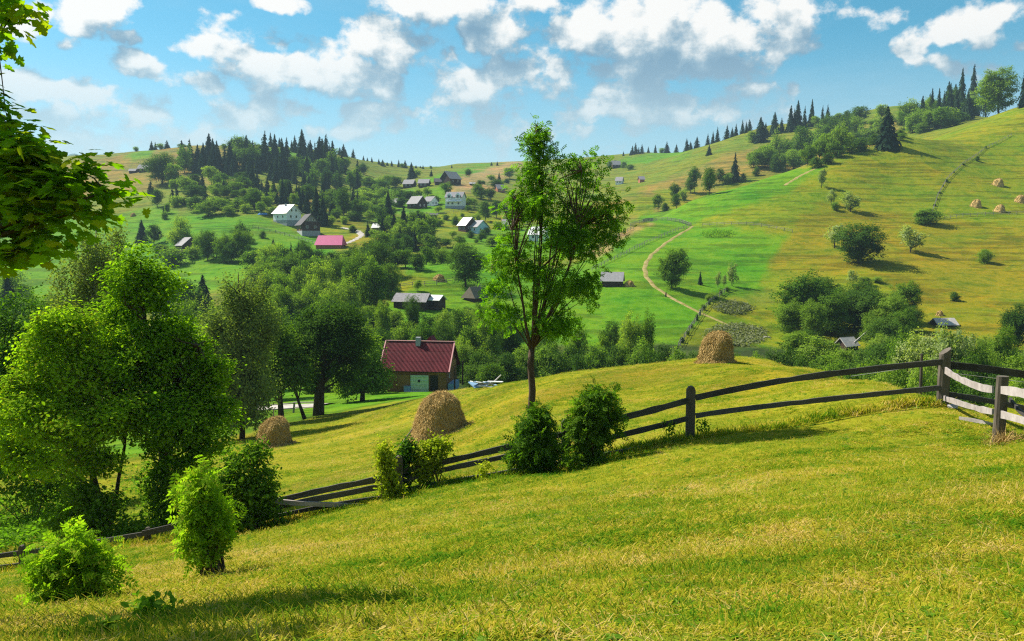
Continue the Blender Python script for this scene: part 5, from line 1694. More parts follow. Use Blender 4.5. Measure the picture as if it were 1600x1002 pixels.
# two stumps on the path meadow and a fallen log
p = cast(1040, 464, 130)
MB().tube([(0, 0, -.2), (.05, 0, .5), (.1, 0, 1.1)], [.22, .18, .12]).build('tree_stump', M['bark'], None, False, [float(v) for v in p])
tag(bpy.data.objects['tree_stump'], 'small dark stump standing on the dirt path', 'stump')
p = cast(1094, 493, 130)
MB().box((0, 0, .55), (.35, .3, 1.3)).box((0, 0, 1.25), (.45, .4, .12)).build('gate_post', M['fence_far'], None, False, [float(v) for v in p])
tag(bpy.data.objects['gate_post'], 'grey gate post where the path meets the overgrown fence', 'post')
p = cast(1197, 529, 120)
MB().tube([(-1.0, 0, .12), (-.2, 0, .28), (.7, .05, .26), (.95, .0, .02)], [.10, .14, .12, .06]).build('fallen_log', M['bleached'], None, False, [float(v) for v in p])
tag(bpy.data.objects['fallen_log'], 'pale fallen log beside the large grey weed patch', 'log')


# ------------------------------------------------------------------ the meadow fence
M['fence'] = wood_mat('weathered_fence_plank', (.030, .028, .027), (.105, .098, .092), 5.0, (.12, 1, 1))
M['fence_pale'] = wood_mat('sun_bleached_plank', (.22, .19, .18), (.46, .41, .40), 5.0, (.12, 1, 1))
M['post'] = wood_mat('fence_post', (.045, .038, .030), (.155, .130, .105), 7.0, (1, 1, .12))
FD = [(-200, 15.6), (30, 15.8), (240, 16.0), (440, 16.2), (622, 16.4), (800, 16.7), (885, 17.0), (1078, 17.7), (1474, 18.0)]


def fd(px):
    return float(np.interp(px, [a_ for a_, _ in FD], [b_ for _, b_ in FD]))


def plank(points, width, thick, seed=0):
    """bent board along a centre line; flat side faces across the line"""
    rg_ = np.random.default_rng(seed)
    pts = np.array(points, float)
    s_ = np.concatenate([[0], np.cumsum(np.linalg.norm(np.diff(pts, axis=0), axis=1))])
    n = max(6, int(s_[-1] / .25))
    u = np.linspace(0, s_[-1], n)
    c = np.stack([np.interp(u, s_, pts[:, i]) for i in range(3)], 1)
    for _ in range(max(1, n // 5)):
        c[1:-1] = (c[:-2] + 2 * c[1:-1] + c[2:]) / 4
    tg = np.gradient(c, axis=0)
    tg /= np.linalg.norm(tg, axis=1, keepdims=True)
    side = np.cross(tg, (0, 0, 1.0))
    side /= np.linalg.norm(side, axis=1, keepdims=True)
    up_ = np.cross(side, tg)
    vs, fs = [], []
    for i in range(n):
        wv = width * (1 + rg_.normal() * .05) / 2
        j1, j2 = rg_.normal(size=2) * width * .03
        for sx, sz in ((-1, -1), (1, -1), (1, 1), (-1, 1)):
            vs.append(c[i] + side[i] * sx * thick / 2 + up_[i] * (sz * wv + (j1 if sz > 0 else j2)))
    for i in range(n - 1):
        for k_ in range(4):
            a_, b_ = i * 4 + k_, i * 4 + (k_ + 1) % 4
            fs.append((a_, b_, b_ + 4, a_ + 4))
    fs += [(0, 3, 2, 1), ((n - 1) * 4, (n - 1) * 4 + 1, (n - 1) * 4 + 2, (n - 1) * 4 + 3)]
    return MB().add(vs, fs)


def off_y(p, dy):
    q_ = np.array(p, float)
    q_[1] += dy
    return q_


fence = tag(empty('wooden_fence', P(1078, 682, 17.7)), 'dark weathered plank fence running across the whole meadow slope', 'fence')
FO = np.array(fence.location)


def fpart(mb, name, mat, parent=fence, org=None):
    org = FO if org is None else org
    mb.v = [(v[0] - org[0], v[1] - org[1], v[2] - org[2]) for v in mb.v]
    return mb.build(name, mat, parent)


def rail(pix, width, name='rail', dy=-.06, mat='fence', seed=0, thick=.035):
    pts = [off_y(P(px, py, fd(px)), dy) for px, py in pix]
    return fpart(plank(pts, width, thick, seed), name, M[mat])


# right span, two arched rails
rail([(1086, 621), (1140, 609), (1220, 594), (1300, 583), (1380, 574), (1440, 568), (1472, 565)], .135, seed=1)
rail([(1086, 649), (1160, 638), (1240, 629), (1320, 620), (1400, 612), (1470, 605)], .115, seed=2)
# span left of the pointed post, passing behind the shrubs
rail([(1074, 625), (1020, 640), (960, 655), (900, 672), (872, 681)], .135, seed=3)
rail([(1074, 653), (1020, 667), (960, 681), (900, 697), (872, 705)], .12, seed=4)
rail([(1070, 688), (1000, 700), (930, 712), (872, 722)], .11, seed=5)
rail([(892, 676), (840, 690), (780, 703), (720, 717), (660, 731), (628, 738)], .125, dy=.05, seed=6)
rail([(892, 694), (840, 704), (780, 716), (720, 729), (660, 743), (628, 751)], .105, dy=.05, seed=7)
rail([(892, 722), (840, 731), (780, 742), (720, 751), (660, 762), (628, 769)], .11, dy=.05, seed=8)
rail([(620, 741), (590, 748), (540, 758), (490, 768), (440, 780), (405, 789)], .125, seed=9)
rail([(620, 755), (590, 760), (540, 770), (490, 779), (440, 789), (405, 797)], .115, seed=10)
rail([(620, 774), (580, 778), (530, 786), (480, 795), (430, 805), (405, 811)], .085, seed=11)
rail([(400, 794), (340, 806), (280, 820), (225, 832)], .12, seed=12)
rail([(400, 816), (340, 829), (280, 842), (225, 854)], .11, seed=13)
rail([(240, 832), (160, 848), (90, 858), (40, 864), (-60, 878)], .10, dy=.05, seed=14)
rail([(240, 854), (160, 868), (90, 876), (40, 883), (-60, 897)], .10, dy=.05, seed=15)
# pale pole propped against the rails
rail([(425, 780), (470, 783), (530, 786), (586, 789)], .09, 'cross_pole', -.14, 'fence_pale', 16, .05)
# posts
def flat_post(px, top_py, base_py, w_, name='post', rounded=True, dy=0.0, th=.11):
    d_ = fd(px) + dy
    b_ = P(px, base_py, d_)
    x, y = b_[0], b_[1]
    zb = gz(x, y)
    zt = P(px, top_py, d_)[2]
    vs, fs = [], []
    ring = [(-w_ / 2, zb - .35), (w_ / 2, zb - .35), (w_ / 2, zt - w_ * .5)]
    if rounded:
        ring += [(w_ * .34, zt - w_ * .12), (w_ * .05, zt), (-w_ * .28, zt - w_ * .10)]
    ring += [(-w_ / 2, zt - w_ * .45)]
    n = len(ring)
    for yy in (-th / 2, th / 2):
        vs += [(x + a_, y + yy, z_) for a_, z_ in ring]
    fs = [tuple(range(n)), tuple(range(2 * n - 1, n - 1, -1))] + [(i, i + n, (i + 1) % n + n, (i + 1) % n) for i in range(n)]
    return fpart(MB().add(vs, fs), name, M['post'])


flat_post(1078, 603, 683, .19)
flat_post(883, 655, 735, .17)
flat_post(624, 712, 778, .17)
flat_post(404, 779, 822, .11, th=.09)
flat_post(232, 824, 862, .11, th=.09)
flat_post(36, 852, 892, .10, th=.09)


def round_post(px, top_py, d_, r_, slant, name='corner_post', parent=fence, org=None):
    b_ = P(px, top_py + 60, d_)
    x, y = b_[0], b_[1]
    zb, zt = gz(x, y) - .3, P(px, top_py, d_)[2]
    n = 14
    vs, fs = [], []
    rg_ = np.random.default_rng(px)
    zsl = [0, .35, .6, .85, 1.0]
    for i, t_ in enumerate(zsl):
        for k_ in range(n):
            an = 2 * math.pi * k_ / n
            rr_ = r_ * (1 + .08 * math.sin(2 * an + 1) + .03 * rg_.normal()) * (1.06 - .1 * t_)
            z_ = zb + (zt - zb) * t_
            if i == len(zsl) - 1:
                z_ += slant * math.cos(an) - abs(slant)
            vs.append((x + rr_ * math.cos(an), y + rr_ * math.sin(an), z_))
    for i in range(len(zsl) - 1):
        for k_ in range(n):
            fs.append((i * n + k_, i * n + (k_ + 1) % n, (i + 1) * n + (k_ + 1) % n, (i + 1) * n + k_))
    fs.append(tuple((len(zsl) - 1) * n + k_ for k_ in range(n)))
    return fpart(MB().add(vs, fs), name, M['post'], parent, org)


round_post(1474, 543, 18.0, .125, .08)

# the side fence leaving the corner post: pale near planks, dark far planks, wires
RFD = [(1474, 17.9), (1563, 13.8), (1640, 11.6)]


def rd(px):
    return float(np.interp(px, [a_ for a_, _ in RFD], [b_ for _, b_ in RFD]))


side_f = tag(empty('wooden_fence', P(1563, 690, 13.8)), 'sagging bleached plank fence coming towards the camera from the corner post', 'fence')
SO = np.array(side_f.location)
round_post(1563, 588, 13.8, .098, .0, 'post', side_f, SO)
round_post(1660, 605, 11.4, .10, .0, 'post', side_f, SO)
for pix, w_, nm, sd in (([(1482, 580), (1500, 592), (1520, 601), (1540, 608), (1558, 611)], .13, 'rail', 21), ([(1572, 611), (1590, 614), (1620, 620), (1655, 628)], .14, 'rail', 22),
                        ([(1480, 624), (1505, 632), (1530, 640), (1558, 646)], .11, 'rail', 23), ([(1572, 650), (1590, 655), (1620, 664), (1655, 676)], .12, 'rail', 24)):
    fpart(plank([off_y(P(px, py, rd(px)), .12) for px, py in pix], w_, .035, sd), nm, M['fence_pale'], side_f, SO)
fpart(plank([P(1578, 624, 13.9), P(1590, 640, 13.5), P(1612, 656, 13.0)], .07, .04, 25), 'brace', M['fence'], side_f, SO)
back_f = tag(empty('wooden_fence', P(1600, 640, 17.4)), 'dark straight plank fence going right behind the sagging one', 'fence')
BO = np.array(back_f.location)
for pix, w_, sd in (([(1476, 570), (1540, 577), (1600, 585), (1680, 596)], .17, 31), ([(1478, 616), (1540, 625), (1600, 638), (1680, 652)], .12, 32)):
    fpart(plank([P(px, py, 18.15 - .004 * (px - 1474)) for px, py in pix], w_, .035, sd), 'rail', M['fence'], back_f, BO)
round_post(1690, 570, 17.4, .11, .0, 'post', back_f, BO)
M['wire'] = flat_mat('fence_wire', (.35, .34, .33), .1, 3.0, .4, .5)
for pix in ([(1330, 588), (1420, 575), (1474, 566), (1530, 573), (1600, 583), (1680, 592)], [(1474, 582), (1520, 587), (1560, 592), (1620, 600), (1690, 610)]):
    fpart(MB().tube([P(px, py, 18.35) for px, py in pix], [.006] * len(pix), 4), 'wire', M['wire'], back_f, BO)
d_ = 22.0
b_ = P(1438, 600, d_)
st = MB().tube([(0, 0, -.3), (.01, 0, .5), (0, 0, P(1438, 553, d_)[2] - gz(b_[0], b_[1]))], [.05, .045, .035], 7).build('stake', M['post'], None, False, (float(b_[0]), float(b_[1]), gz(b_[0], b_[1])))
tag(st, 'thin dark stake standing behind the plank fence near the corner post', 'stake')
pq = cast(1523, 661, 10)
lp = plank([(-.14, .3, .03), (0, 0, .05), (.16, -.35, .04)], .07, .025, 40)
lpo = lp.build('loose_plank', M['fence_pale'], None, False, [float(v) for v in pq])
tag(lpo, 'loose pale plank lying in the grass by the corner post', 'plank')
ps = cast(1489, 638, 10)
rk = np.random.default_rng(8)
sv = rk.normal(size=(14, 3))
sv /= np.linalg.norm(sv, axis=1, keepdims=True)
import bmesh
bm = bmesh.new()
for v in sv:
    bm.verts.new((v[0] * .16, v[1] * .12, v[2] * .08 + .03))
bmesh.ops.convex_hull(bm, input=bm.verts)
sme = bpy.data.meshes.new('stone')
bm.to_mesh(sme)
tag(obj('stone', sme, M['bleached'], None, [float(v) for v in ps]), 'pale stone in the grass at the foot of the corner post', 'stone')


# ------------------------------------------------------------------ near trees and shrubs
def lobes_px(lst, d_, base, squeeze=.9):
    """lobes (px, py, rx_px, ry_px[, depth offset]) of the photograph -> metres around the foot point"""
    out = []
    m_ = d_ / FPX
    for e in lst:
        dy = e[4] if len(e) > 4 else 0.0
        c = P(e[0], e[1], d_ + dy)
        out.append((c[0] - base[0], c[1] - base[1], c[2] - base[2], e[2] * m_, e[2] * m_ * squeeze, e[3] * m_))
    return out


def trunk_px(pix, d_, base):
    return [P(px, py, d_) - base for px, py in pix]


def near_tree(name, label, cat, foot_px, d_, lobes, trunks, leaf_m, bark_m, n_clumps, per, leaf, clump_r, tmpl=LEAF_F, seed=1, nb=60, brad=.03, group=None, up=.8, droop=0.0, shell=.5, flat=.7, jit=.45):
    rg_ = np.random.default_rng(seed)
    base = on_ground(foot_px, d_)
    root = tag(empty(name, base), label, cat, group)
    L = lobes_px(lobes, d_, base)
    me, cp = leafy('crown', L, rg_, n_clumps, per, leaf, tmpl, clump_r, up=up, flat=flat, droop=droop, shell=shell, jit=jit, sprig=1.12 if tmpl is COMP else 1.22)
    obj('crown', me, M[leaf_m], root)
    for k_, (pix, r0, r1) in enumerate(trunks):
        pts = trunk_px(pix, d_, base)
        if k_ == 0 or pix[0][1] > 800:
            pts[0] = np.array([pts[0][0], pts[0][1], min(pts[0][2], 0) - .15])
        pts = np.array(pts)
        if k_ > 0:
            pts[:, 1] += np.linspace(0, rg_.normal() * .3, len(pts))
        rr_ = r1 + (r0 - r1) * (1 - np.linspace(0, 1, len(pts))) ** (1.0 if k_ == 0 else 1.5)
        mb = MB().tube(pts, rr_, 9)
        tips = cp[rg_.choice(len(cp), max(4, nb // len(trunks)), replace=False)]
        if k_ == 0:
            branches(mb, pts, rr_, tips, rg_, brad, 5, .22)
        else:
            dd = np.linalg.norm(cp - pts[-1], axis=1)
            near_ = cp[np.argsort(dd)[:max(4, nb // len(trunks))]]
            for tip in near_:
                a_ = pts[int(rg_.integers(max(1, len(pts) // 2), len(pts)))]
                mid = a_ * .5 + tip * .5 + rg_.normal(size=3) * .06
                mb.tube([a_, mid, tip], [brad * .8, brad * .5, brad * .15], 5, cap=False)
        mb.build('trunk', M[bark_m], root, smooth=True)
    return root


# young ash
near_tree('ash_tree', 'slender young ash tree with feathery crown standing behind the fence', 'tree', 832, 19.0,
          [(838, 192, 13, 20), (836, 210, 16, 16), (842, 225, 18, 16), (850, 242, 22, 18), (842, 275, 26, 24), (905, 268, 34, 30), (850, 318, 48, 34), (930, 325, 44, 36), (805, 330, 26, 34), (885, 370, 66, 40), (955, 358, 30, 20), (797, 412, 42, 42), (855, 440, 50, 42), (912, 448, 34, 30), (792, 485, 36, 34), (865, 503, 52, 28), (775, 440, 22, 26)],
          [([(834, 716), (833, 700), (829, 660), (832, 610), (829, 570), (831, 545)], .105, .072), ([(831, 548), (836, 500), (842, 440), (846, 380), (848, 320), (842, 250), (838, 195)], .055, .004), ([(831, 550), (822, 510), (815, 460), (806, 410), (800, 360), (802, 310)], .045, .008),
           ([(832, 545), (850, 505), (872, 460), (890, 410), (900, 350), (906, 270)], .04, .007), ([(846, 420), (880, 385), (915, 350), (945, 330)], .025, .006)],
          'leaf_ash', 'bark_warm', 340, 14, .20, .20, COMP, 11, 130, .022, up=.55, jit=.55, shell=.35)

# the two alders on the left
near_tree('alder_tree', 'leaning alder on the left with a forked trunk and low spreading branches', 'tree', 165, 19.0,
          [(100, 508, 36, 26), (70, 545, 38, 32), (140, 530, 42, 34, .4), (110, 588, 60, 46), (38, 605, 38, 34), (172, 590, 48, 48, .5), (58, 652, 50, 38, -.4), (122, 660, 54, 38, -.6), (18, 695, 36, 26), (182, 662, 44, 38, -.7), (60, 718, 44, 20, -.3), (140, 718, 42, 22, -.5), (-10, 650, 30, 30)],
          [([(168, 850), (160, 805), (152, 770), (140, 725), (130, 680), (120, 620), (112, 560)], .11, .03), ([(166, 825), (178, 790), (182, 750), (190, 700), (192, 640), (188, 580)], .07, .02), ([(150, 765), (120, 748), (85, 730), (55, 712)], .04, .012)],
          'leaf_alder', 'bark', 340, 100, .098, .27, seed=21, nb=90, brad=.03, group='alders on the left')
near_tree('alder_tree', 'tallest alder on the left with a dark ivy wrapped trunk', 'tree', 258, 20.0,
          [(222, 402, 22, 22), (206, 440, 36, 30), (246, 448, 32, 34), (188, 488, 42, 34, .5), (250, 515, 48, 42), (212, 555, 56, 46, -.4), (298, 545, 36, 34, .4), (336, 585, 24, 32), (300, 612, 44, 44), (346, 642, 20, 26), (268, 662, 54, 44, -.6), (322, 690, 32, 32), (228, 640, 48, 38, -.7), (280, 730, 36, 26, -.4), (170, 545, 34, 34, .6)],
          [([(255, 862), (256, 810), (258, 750), (252, 690), (240, 620), (230, 540), (222, 460), (220, 410)], .15, .02), ([(256, 740), (270, 690), (285, 640), (300, 590), (310, 540)], .07, .015), ([(252, 690), (262, 640), (268, 590)], .05, .02)],
          'leaf_alder', 'bark', 420, 100, .098, .27, seed=22, nb=110, brad=.035, group='alders on the left')
near_tree('shade_tree', 'dark leafy tree at the left edge behind the alders', 'tree', -10, 27.0,
          [(20, 560, 70, 60), (-40, 640, 90, 90), (50, 640, 60, 60), (10, 500, 50, 40), (80, 560, 40, 50)], [([(-12, 800), (-10, 720), (0, 640), (5, 560)], .16, .04)],
          'leaf_shrub', 'bark', 230, 100, .11, .38, seed=23, nb=50, brad=.04)
near_tree('birch_tree', 'grey green birch with hanging twigs rising behind the alders', 'tree', 145, 40.0,
          [(150, 385, 46, 40), (128, 430, 50, 52), (168, 440, 44, 54), (140, 500, 56, 60), (100, 480, 36, 50), (180, 370, 16, 30)], [([(146, 800), (146, 620), (148, 480), (150, 400), (150, 350)], .16, .02)],
          'leaf_birch', 'bark_birch', 220, 110, .13, .40, seed=24, nb=60, brad=.03, up=.3, droop=1.3)
near_tree('birch_tree', 'tall weeping birch standing left of the fruit trees', 'tree', 380, 58.0,
          [(372, 450, 34, 30), (352, 490, 32, 46), (395, 480, 34, 52), (378, 540, 48, 56), (365, 600, 50, 50), (400, 600, 36, 50), (335, 540, 24, 46), (418, 510, 18, 40)], [([(378, 690), (380, 620), (378, 540), (374, 470), (372, 425)], .22, .02)],
          'leaf_birch', 'bark', 260, 120, .18, .55, seed=25, nb=60, brad=.05, up=.3, droop=1.9)
near_tree('fruit_tree', 'old fruit tree with a thick black trunk beside the meadow', 'tree', 497, 70.0,
          [(505, 528, 54, 46), (545, 565, 32, 40), (478, 580, 36, 32), (520, 495, 40, 22), (470, 530, 30, 34), (555, 530, 24, 30)], [([(497, 656), (499, 615), (503, 580), (508, 540), (512, 505)], .55, .10), ([(500, 605), (480, 580), (468, 550)], .22, .06), ([(502, 600), (530, 575), (545, 550)], .22, .06)],
          'leaf_dark', 'bark', 260, 100, .22, .68, seed=26, nb=70, brad=.10, group='fruit trees by the road')
near_tree('fruit_tree', 'low fruit tree with two stems in front of the pale road', 'tree', 438, 66.0,
          [(440, 560, 36, 40), (425, 595, 28, 22), (462, 585, 26, 26), (430, 525, 26, 22)], [([(440, 662), (438, 630), (436, 590), (438, 550)], .28, .08), ([(476, 655), (466, 625), (458, 595)], .18, .06), ([(438, 632), (424, 612), (416, 598)], .12, .05)],
          'leaf_mid', 'bark', 170, 95, .22, .66, seed=27, nb=50, brad=.08, group='fruit trees by the road')
near_tree('fruit_tree', 'smaller fruit tree left of the barn', 'tree', 568, 82.0,
          [(568, 560, 30, 36), (585, 590, 22, 22), (548, 600, 22, 22)], [([(566, 632), (567, 600), (568, 560)], .3, .06)],
          'leaf_mid', 'bark', 120, 100, .26, .75, seed=28, nb=30, brad=.08, group='fruit trees by the road')


def shrub(label, foot_px, d_, lobes, leaf_m, n, per, leaf, seed, tmpl=COMP, clump=.16, stems=9, up=.5, name='shrub', cat='shrub', group=None):
    rg_ = np.random.default_rng(seed)
    base = on_ground(foot_px, d_)
    root = tag(empty(name, base), label, cat, group)
    L = lobes_px(lobes, d_, base)
    me, cp = leafy('foliage', L, rg_, n, per, leaf, tmpl, clump, up=up, flat=.8, shell=.4, jit=.6, sprig=1.06)
    obj('foliage', me, M[leaf_m], root)
    # shoots that stand out of the bush
    if n > 100:
        zc = np.mean([l_[2] for l_ in L])
        sp, sn = [], []
        for k_ in range(int(10 + n / 20)):
            q_ = cp[int(rg_.integers(len(cp)))]
            if q_[2] < zc * .6:
                continue
            out_ = q_ * np.array([1.0, 1.0, 1.0]) + np.array([rg_.normal() * .12, rg_.normal() * .12, rg_.uniform(.10, .34)])
            for t_ in np.linspace(.15, 1, 6):
                sp.append(q_ * (1 - t_) + out_ * t_ + rg_.normal(size=3) * .02)
                sn.append((rg_.normal() * .7, rg_.normal() * .7, .8))
        if sp:
            obj('shoots', scatter('shoots', tmpl[0], tmpl[1], np.array(sp), frames(np.array(sn), rg_), leaf * rg_.uniform(.55, .95, len(sp))), M[leaf_m], root)
    for k_ in range(stems):
        tip = cp[int(rg_.integers(len(cp)))]
        b0 = np.array([rg_.normal() * .10, rg_.normal() * .10, 0])
        b0[2] = gz(base[0] + b0[0], base[1] + b0[1]) - base[2] - .08
        kz = 1.0 if n > 100 else .2
        b0[:2] *= kz
        mid = b0 * .45 + tip * .55 + np.array([0, 0, .12 * kz]) + rg_.normal(size=3) * .05 * kz
        MB().tube([b0, b0 * .7 + mid * .3 + (0, 0, .05 * kz), mid, tip], [.016 * kz, .013 * kz, .009 * kz, .003 * kz], 5).build('stem', M['bark_warm'], root)
    return root


shrub('dark leafy ash shrub under the young ash tree at the fence', 838, 16.2, [(836, 685, 28, 36), (822, 718, 24, 22), (850, 715, 22, 24), (838, 655, 16, 16)], 'leaf_shrub', 170, 9, .20, 31, name='ash_shrub')
shrub('taller ash shrub swallowing the fence right of the young ash', 922, 16.5, [(930, 640, 28, 24), (922, 680, 28, 30), (915, 712, 26, 22), (950, 655, 18, 20), (940, 618, 18, 12), (905, 660, 14, 20)], 'leaf_shrub', 210, 9, .20, 32, name='ash_shrub')
shrub('upright bright shrub hiding the fence post', 606, 15.9, [(606, 745, 14, 34), (600, 712, 9, 24), (612, 770, 13, 18)], 'leaf_yellow', 130, 14, .075, 33, LEAF_F, .12)
shrub('shrub with dark inside standing on the fence line', 630, 16.6, [(630, 735, 14, 28), (638, 708, 12, 20)], 'leaf_shrub', 120, 14, .085, 34, LEAF_F, .12)
shrub('yellow green shrub in front of the big haystack', 672, 16.6, [(672, 712, 22, 22), (690, 700, 12, 20), (660, 738, 16, 16)], 'leaf_yellow', 170, 14, .085, 35, LEAF_F, .13)
shrub('light green feathery ash sapling at the lower left', 320, float(cast(322, 900, 3)[1]), [(318, 800, 20, 40), (324, 850, 22, 34), (312, 755, 11, 24), (334, 738, 6, 14), (342, 818, 10, 32), (300, 828, 10, 30)], 'leaf_young', 120, 9, .15, 36, COMP, .10, name='ash_sapling', stems=12)
shrub('tall dark shrub with reddish tips left end of the fence', 392, 15.7, [(375, 740, 32, 42), (402, 765, 34, 38), (392, 800, 42, 28), (350, 775, 28, 42), (398, 705, 18, 24), (428, 790, 20, 24)], 'leaf_shrub', 360, 16, .09, 37, LEAF_F, .16, 12)
shrub('broad bright green shrub at the lower left corner', 112, float(cast(112, 946, 3)[1]), [(108, 872, 38, 34), (142, 882, 28, 32), (85, 895, 26, 34), (115, 910, 48, 28), (105, 930, 40, 14)], 'leaf_young', 150, 9, .13, 38, COMP, .11, name='elder_shrub', stems=14)
shrub('dark undergrowth shrub around the forked alder trunk', 160, 18.2, [(150, 800, 50, 34), (185, 830, 34, 26), (110, 815, 36, 26), (130, 770, 30, 24)], 'leaf_shrub', 300, 14, .10, 39, LEAF_F, .18)
shrub('dark ivy and shrub thicket round the tall alder trunk', 258, 19.2, [(258, 800, 34, 46), (250, 760, 24, 40), (235, 840, 36, 26), (275, 835, 28, 30)], 'leaf_shrub', 300, 14, .10, 40, LEAF_F, .17)
shrub('dark hedge like shrubs at the left edge under the alder boughs', 30, 23.0, [(10, 725, 60, 46), (60, 765, 50, 30), (-30, 690, 60, 60), (100, 745, 40, 34)], 'leaf_shrub', 330, 16, .12, 46, LEAF_F, .24)
shrub('low dark thicket between the alders and the ash sapling', 215, 17.6, [(205, 845, 30, 24), (225, 835, 24, 22), (185, 850, 26, 22)], 'leaf_shrub', 160, 14, .09, 41, LEAF_F, .15)
shrub('small green sprig growing through the lower fence rail', 757, 16.0, [(757, 735, 9, 18)], 'leaf_yellow', 24, 7, .07, 42, LEAF_F, .08, 3)
shrub('small weed clump with pale leaves near the shadow edge', 232, float(cast(232, 968, 3)[1]), [(240, 950, 28, 16), (222, 958, 18, 14)], 'weed', 26, 7, .055, 43, LEAF_F, .07, 5, name='weed_plant', cat='weed')
shrub('little dark weed in the bottom left grass', 168, float(cast(168, 1001, 3)[1]), [(172, 990, 16, 16), (165, 975, 8, 12)], 'leaf_shrub', 14, 6, .05, 44, LEAF_F, .05, 4, name='weed_plant', cat='weed')
shrub('dry looking weed tuft beside the pointed fence post', 1060, 17.4, [(1050, 668, 14, 14), (1098, 664, 10, 12)], 'leaf_shrub', 24, 6, .07, 45, LEAF_F, .08, 5, name='weed_plant', cat='weed')

# weed bank behind the fence on the far left
weed_patch([(-60, 880), (-60, 800), (60, 775), (150, 770), (165, 830), (90, 850)], 9000, 16.3, .11, M['weed'], 'bank of broad leaved weeds behind the fence on the left', 'weeds', .5)
weed_patch([(330, 690), (395, 700), (360, 760), (200, 790), (180, 740)], 2200, 19.5, .12, M['weed'], 'sunlit weeds glimpsed between the alder trunks', 'weeds', .35)

# maple reaching in from the left, its trunk stands outside the picture
rgm = np.random.default_rng(77)
mb_base = np.array([-6.3, 6.2, gz(-6.3, 6.2)])
maple = tag(empty('maple_tree', mb_base), 'overhanging maple branches with large lobed leaves at the left edge', 'maple')
mx = []
for (px, py, rx, ry, d_) in [(10, 215, 40, 40, 6.2), (40, 255, 50, 40, 6.0), (-20, 270, 70, 70, 6.4), (60, 310, 60, 46, 6.0), (10, 350, 60, 50, 6.2), (118, 290, 44, 30, 5.9), (165, 300, 34, 24, 5.9), (110, 335, 36, 24, 6.0), (55, 385, 40, 34, 6.1), (10, 400, 36, 30, 6.2), (190, 316, 15, 10, 5.9), (204, 302, 10, 8, 5.9), (140, 264, 20, 10, 5.9), (-5, 60, 28, 24, 6.4), (20, 15, 26, 18, 6.3), (-60, 180, 70, 80, 6.6)]:
    c = P(px, py, d_) - mb_base
    k_ = d_ / FPX
    mx.append((c[0], c[1], c[2], rx * k_, rx * k_ * .7, ry * k_))
me, cpm = leafy('crown', mx, rgm, 360, 7, .098, MAPLE, .16, up=1.1, flat=.45, shell=.25, jit=.42)
obj('crown', me, M['leaf_maple'], maple)
# the rest of the crown, to the left of the picture
mo = []
for (px, py, r_, t_) in [(300, 975, .42, 7.6), (400, 958, .36, 7.4), (465, 942, .22, 7.4), (350, 1000, .36, 8.0)]:
    c = cast(px, py, 3) + np.array(SUN_DIR) * t_ - mb_base
    mo.append((c[0], c[1], c[2], r_, r_, r_ * .6))
me, cpo = leafy('crown', mo, rgm, 90, 8, .14, MAPLE, .20, up=1.0, flat=.5, shell=.3)
obj('crown', me, M['leaf_maple'], maple)
tk = np.array([(0, 0, -.3), (.05, .02, 1.2), (.1, .1, 2.6), (0, .15, 4.0), (-.1, .2, 5.6), (-.1, .2, 7.0)])
tr_ = [.22, .18, .15, .11, .07, .02]
mb = MB().tube(tk, tr_, 10)
branches(mb, tk, tr_, cpo[:40], rgm, .05, 5, .3)
lims = [np.array(mx[i][:3]) for i in (1, 3, 6, 7, 8, 13)]
for tip in lims:
    a_ = np.array([.1, .1, 2.4 if tip[2] < 4 else 3.6])
    mid = a_ * .5 + tip * .5 + np.array([0, 0, .18])
    mb.tube([a_, a_ * .6 + mid * .4 + (0, 0, .1), mid, mid * .4 + tip * .6, tip], [.05, .04, .03, .018, .006], 6)
for tip in cpm[:90]:
    L_ = min(lims, key=lambda q_: np.linalg.norm(q_ - tip))
    mb.tube([L_, L_ * .5 + tip * .5 + (0, 0, .03), tip], [.007, .005, .002], 4, cap=False)
mb.build('trunk', M['bark'], maple, smooth=True)

# ------------------------------------------------------------------ meadow grass near the camera: one mass of instanced tufts
def grass_mat():
    m_, nt, out = material('meadow_grass')
    geo = nt.n('ShaderNodeNewGeometry')
    oi = nt.n('ShaderNodeObjectInfo')
    pos_ = geo.outputs['Position']
    n0 = nt.noise(pos_, .16, 3, .55)
    n1 = nt.noise(nt.vmath('MULTIPLY', pos_, (.7, 1.1, 1.0)), .75, 5, .66)
    n2 = nt.noise(pos_, 3.2, 4, .65)
    rows = nt.noise(nt.vmath('MULTIPLY', nt.vmath('ADD', pos_, nt.vmath('SCALE', nt.noise(pos_, .5, 2, .5, out=1))), (.12, .9, .5)), 1.0, 3, .5)   # swathes left by mowing
    f = nt.math('ADD', nt.math('MULTIPLY', n1, .75), nt.math('MULTIPLY', n2, .70))
    f = nt.math('ADD', f, nt.math('MULTIPLY_ADD', n0, .80, -.40))
    f = nt.math('ADD', f, nt.math('MULTIPLY_ADD', rows, .50, -.25))
    f = nt.math('ADD', f, nt.math('MULTIPLY_ADD', geo.outputs['Random Per Island'], .30, -.22))
    f = nt.math('ADD', f, nt.math('MULTIPLY_ADD', oi.outputs['Random'], .26, -.13))
    c = nt.ramp(f, [(.40, (.060, .170, .008)), (.55, (.155, .245, .012)), (.68, (.315, .315, .018)), (.82, (.46, .37, .045)), (.97, (.58, .43, .15))])
    df = nt.n('ShaderNodeBsdfDiffuse')
    nt.put(df.inputs[0], c)
    tr = nt.n('ShaderNodeBsdfTranslucent')
    nt.put(tr.inputs[0], nt.mix(1.0, c, (1.3, 1.25, .6), 'MULTIPLY'))
    mx = nt.n('ShaderNodeMixShader')
    mx.inputs[0].default_value = .38
    nt.put(mx.inputs[1], df.outputs[0])
    nt.put(mx.inputs[2], tr.outputs[0])
    nt.put(out.inputs[0], mx.outputs[0])
    return m_


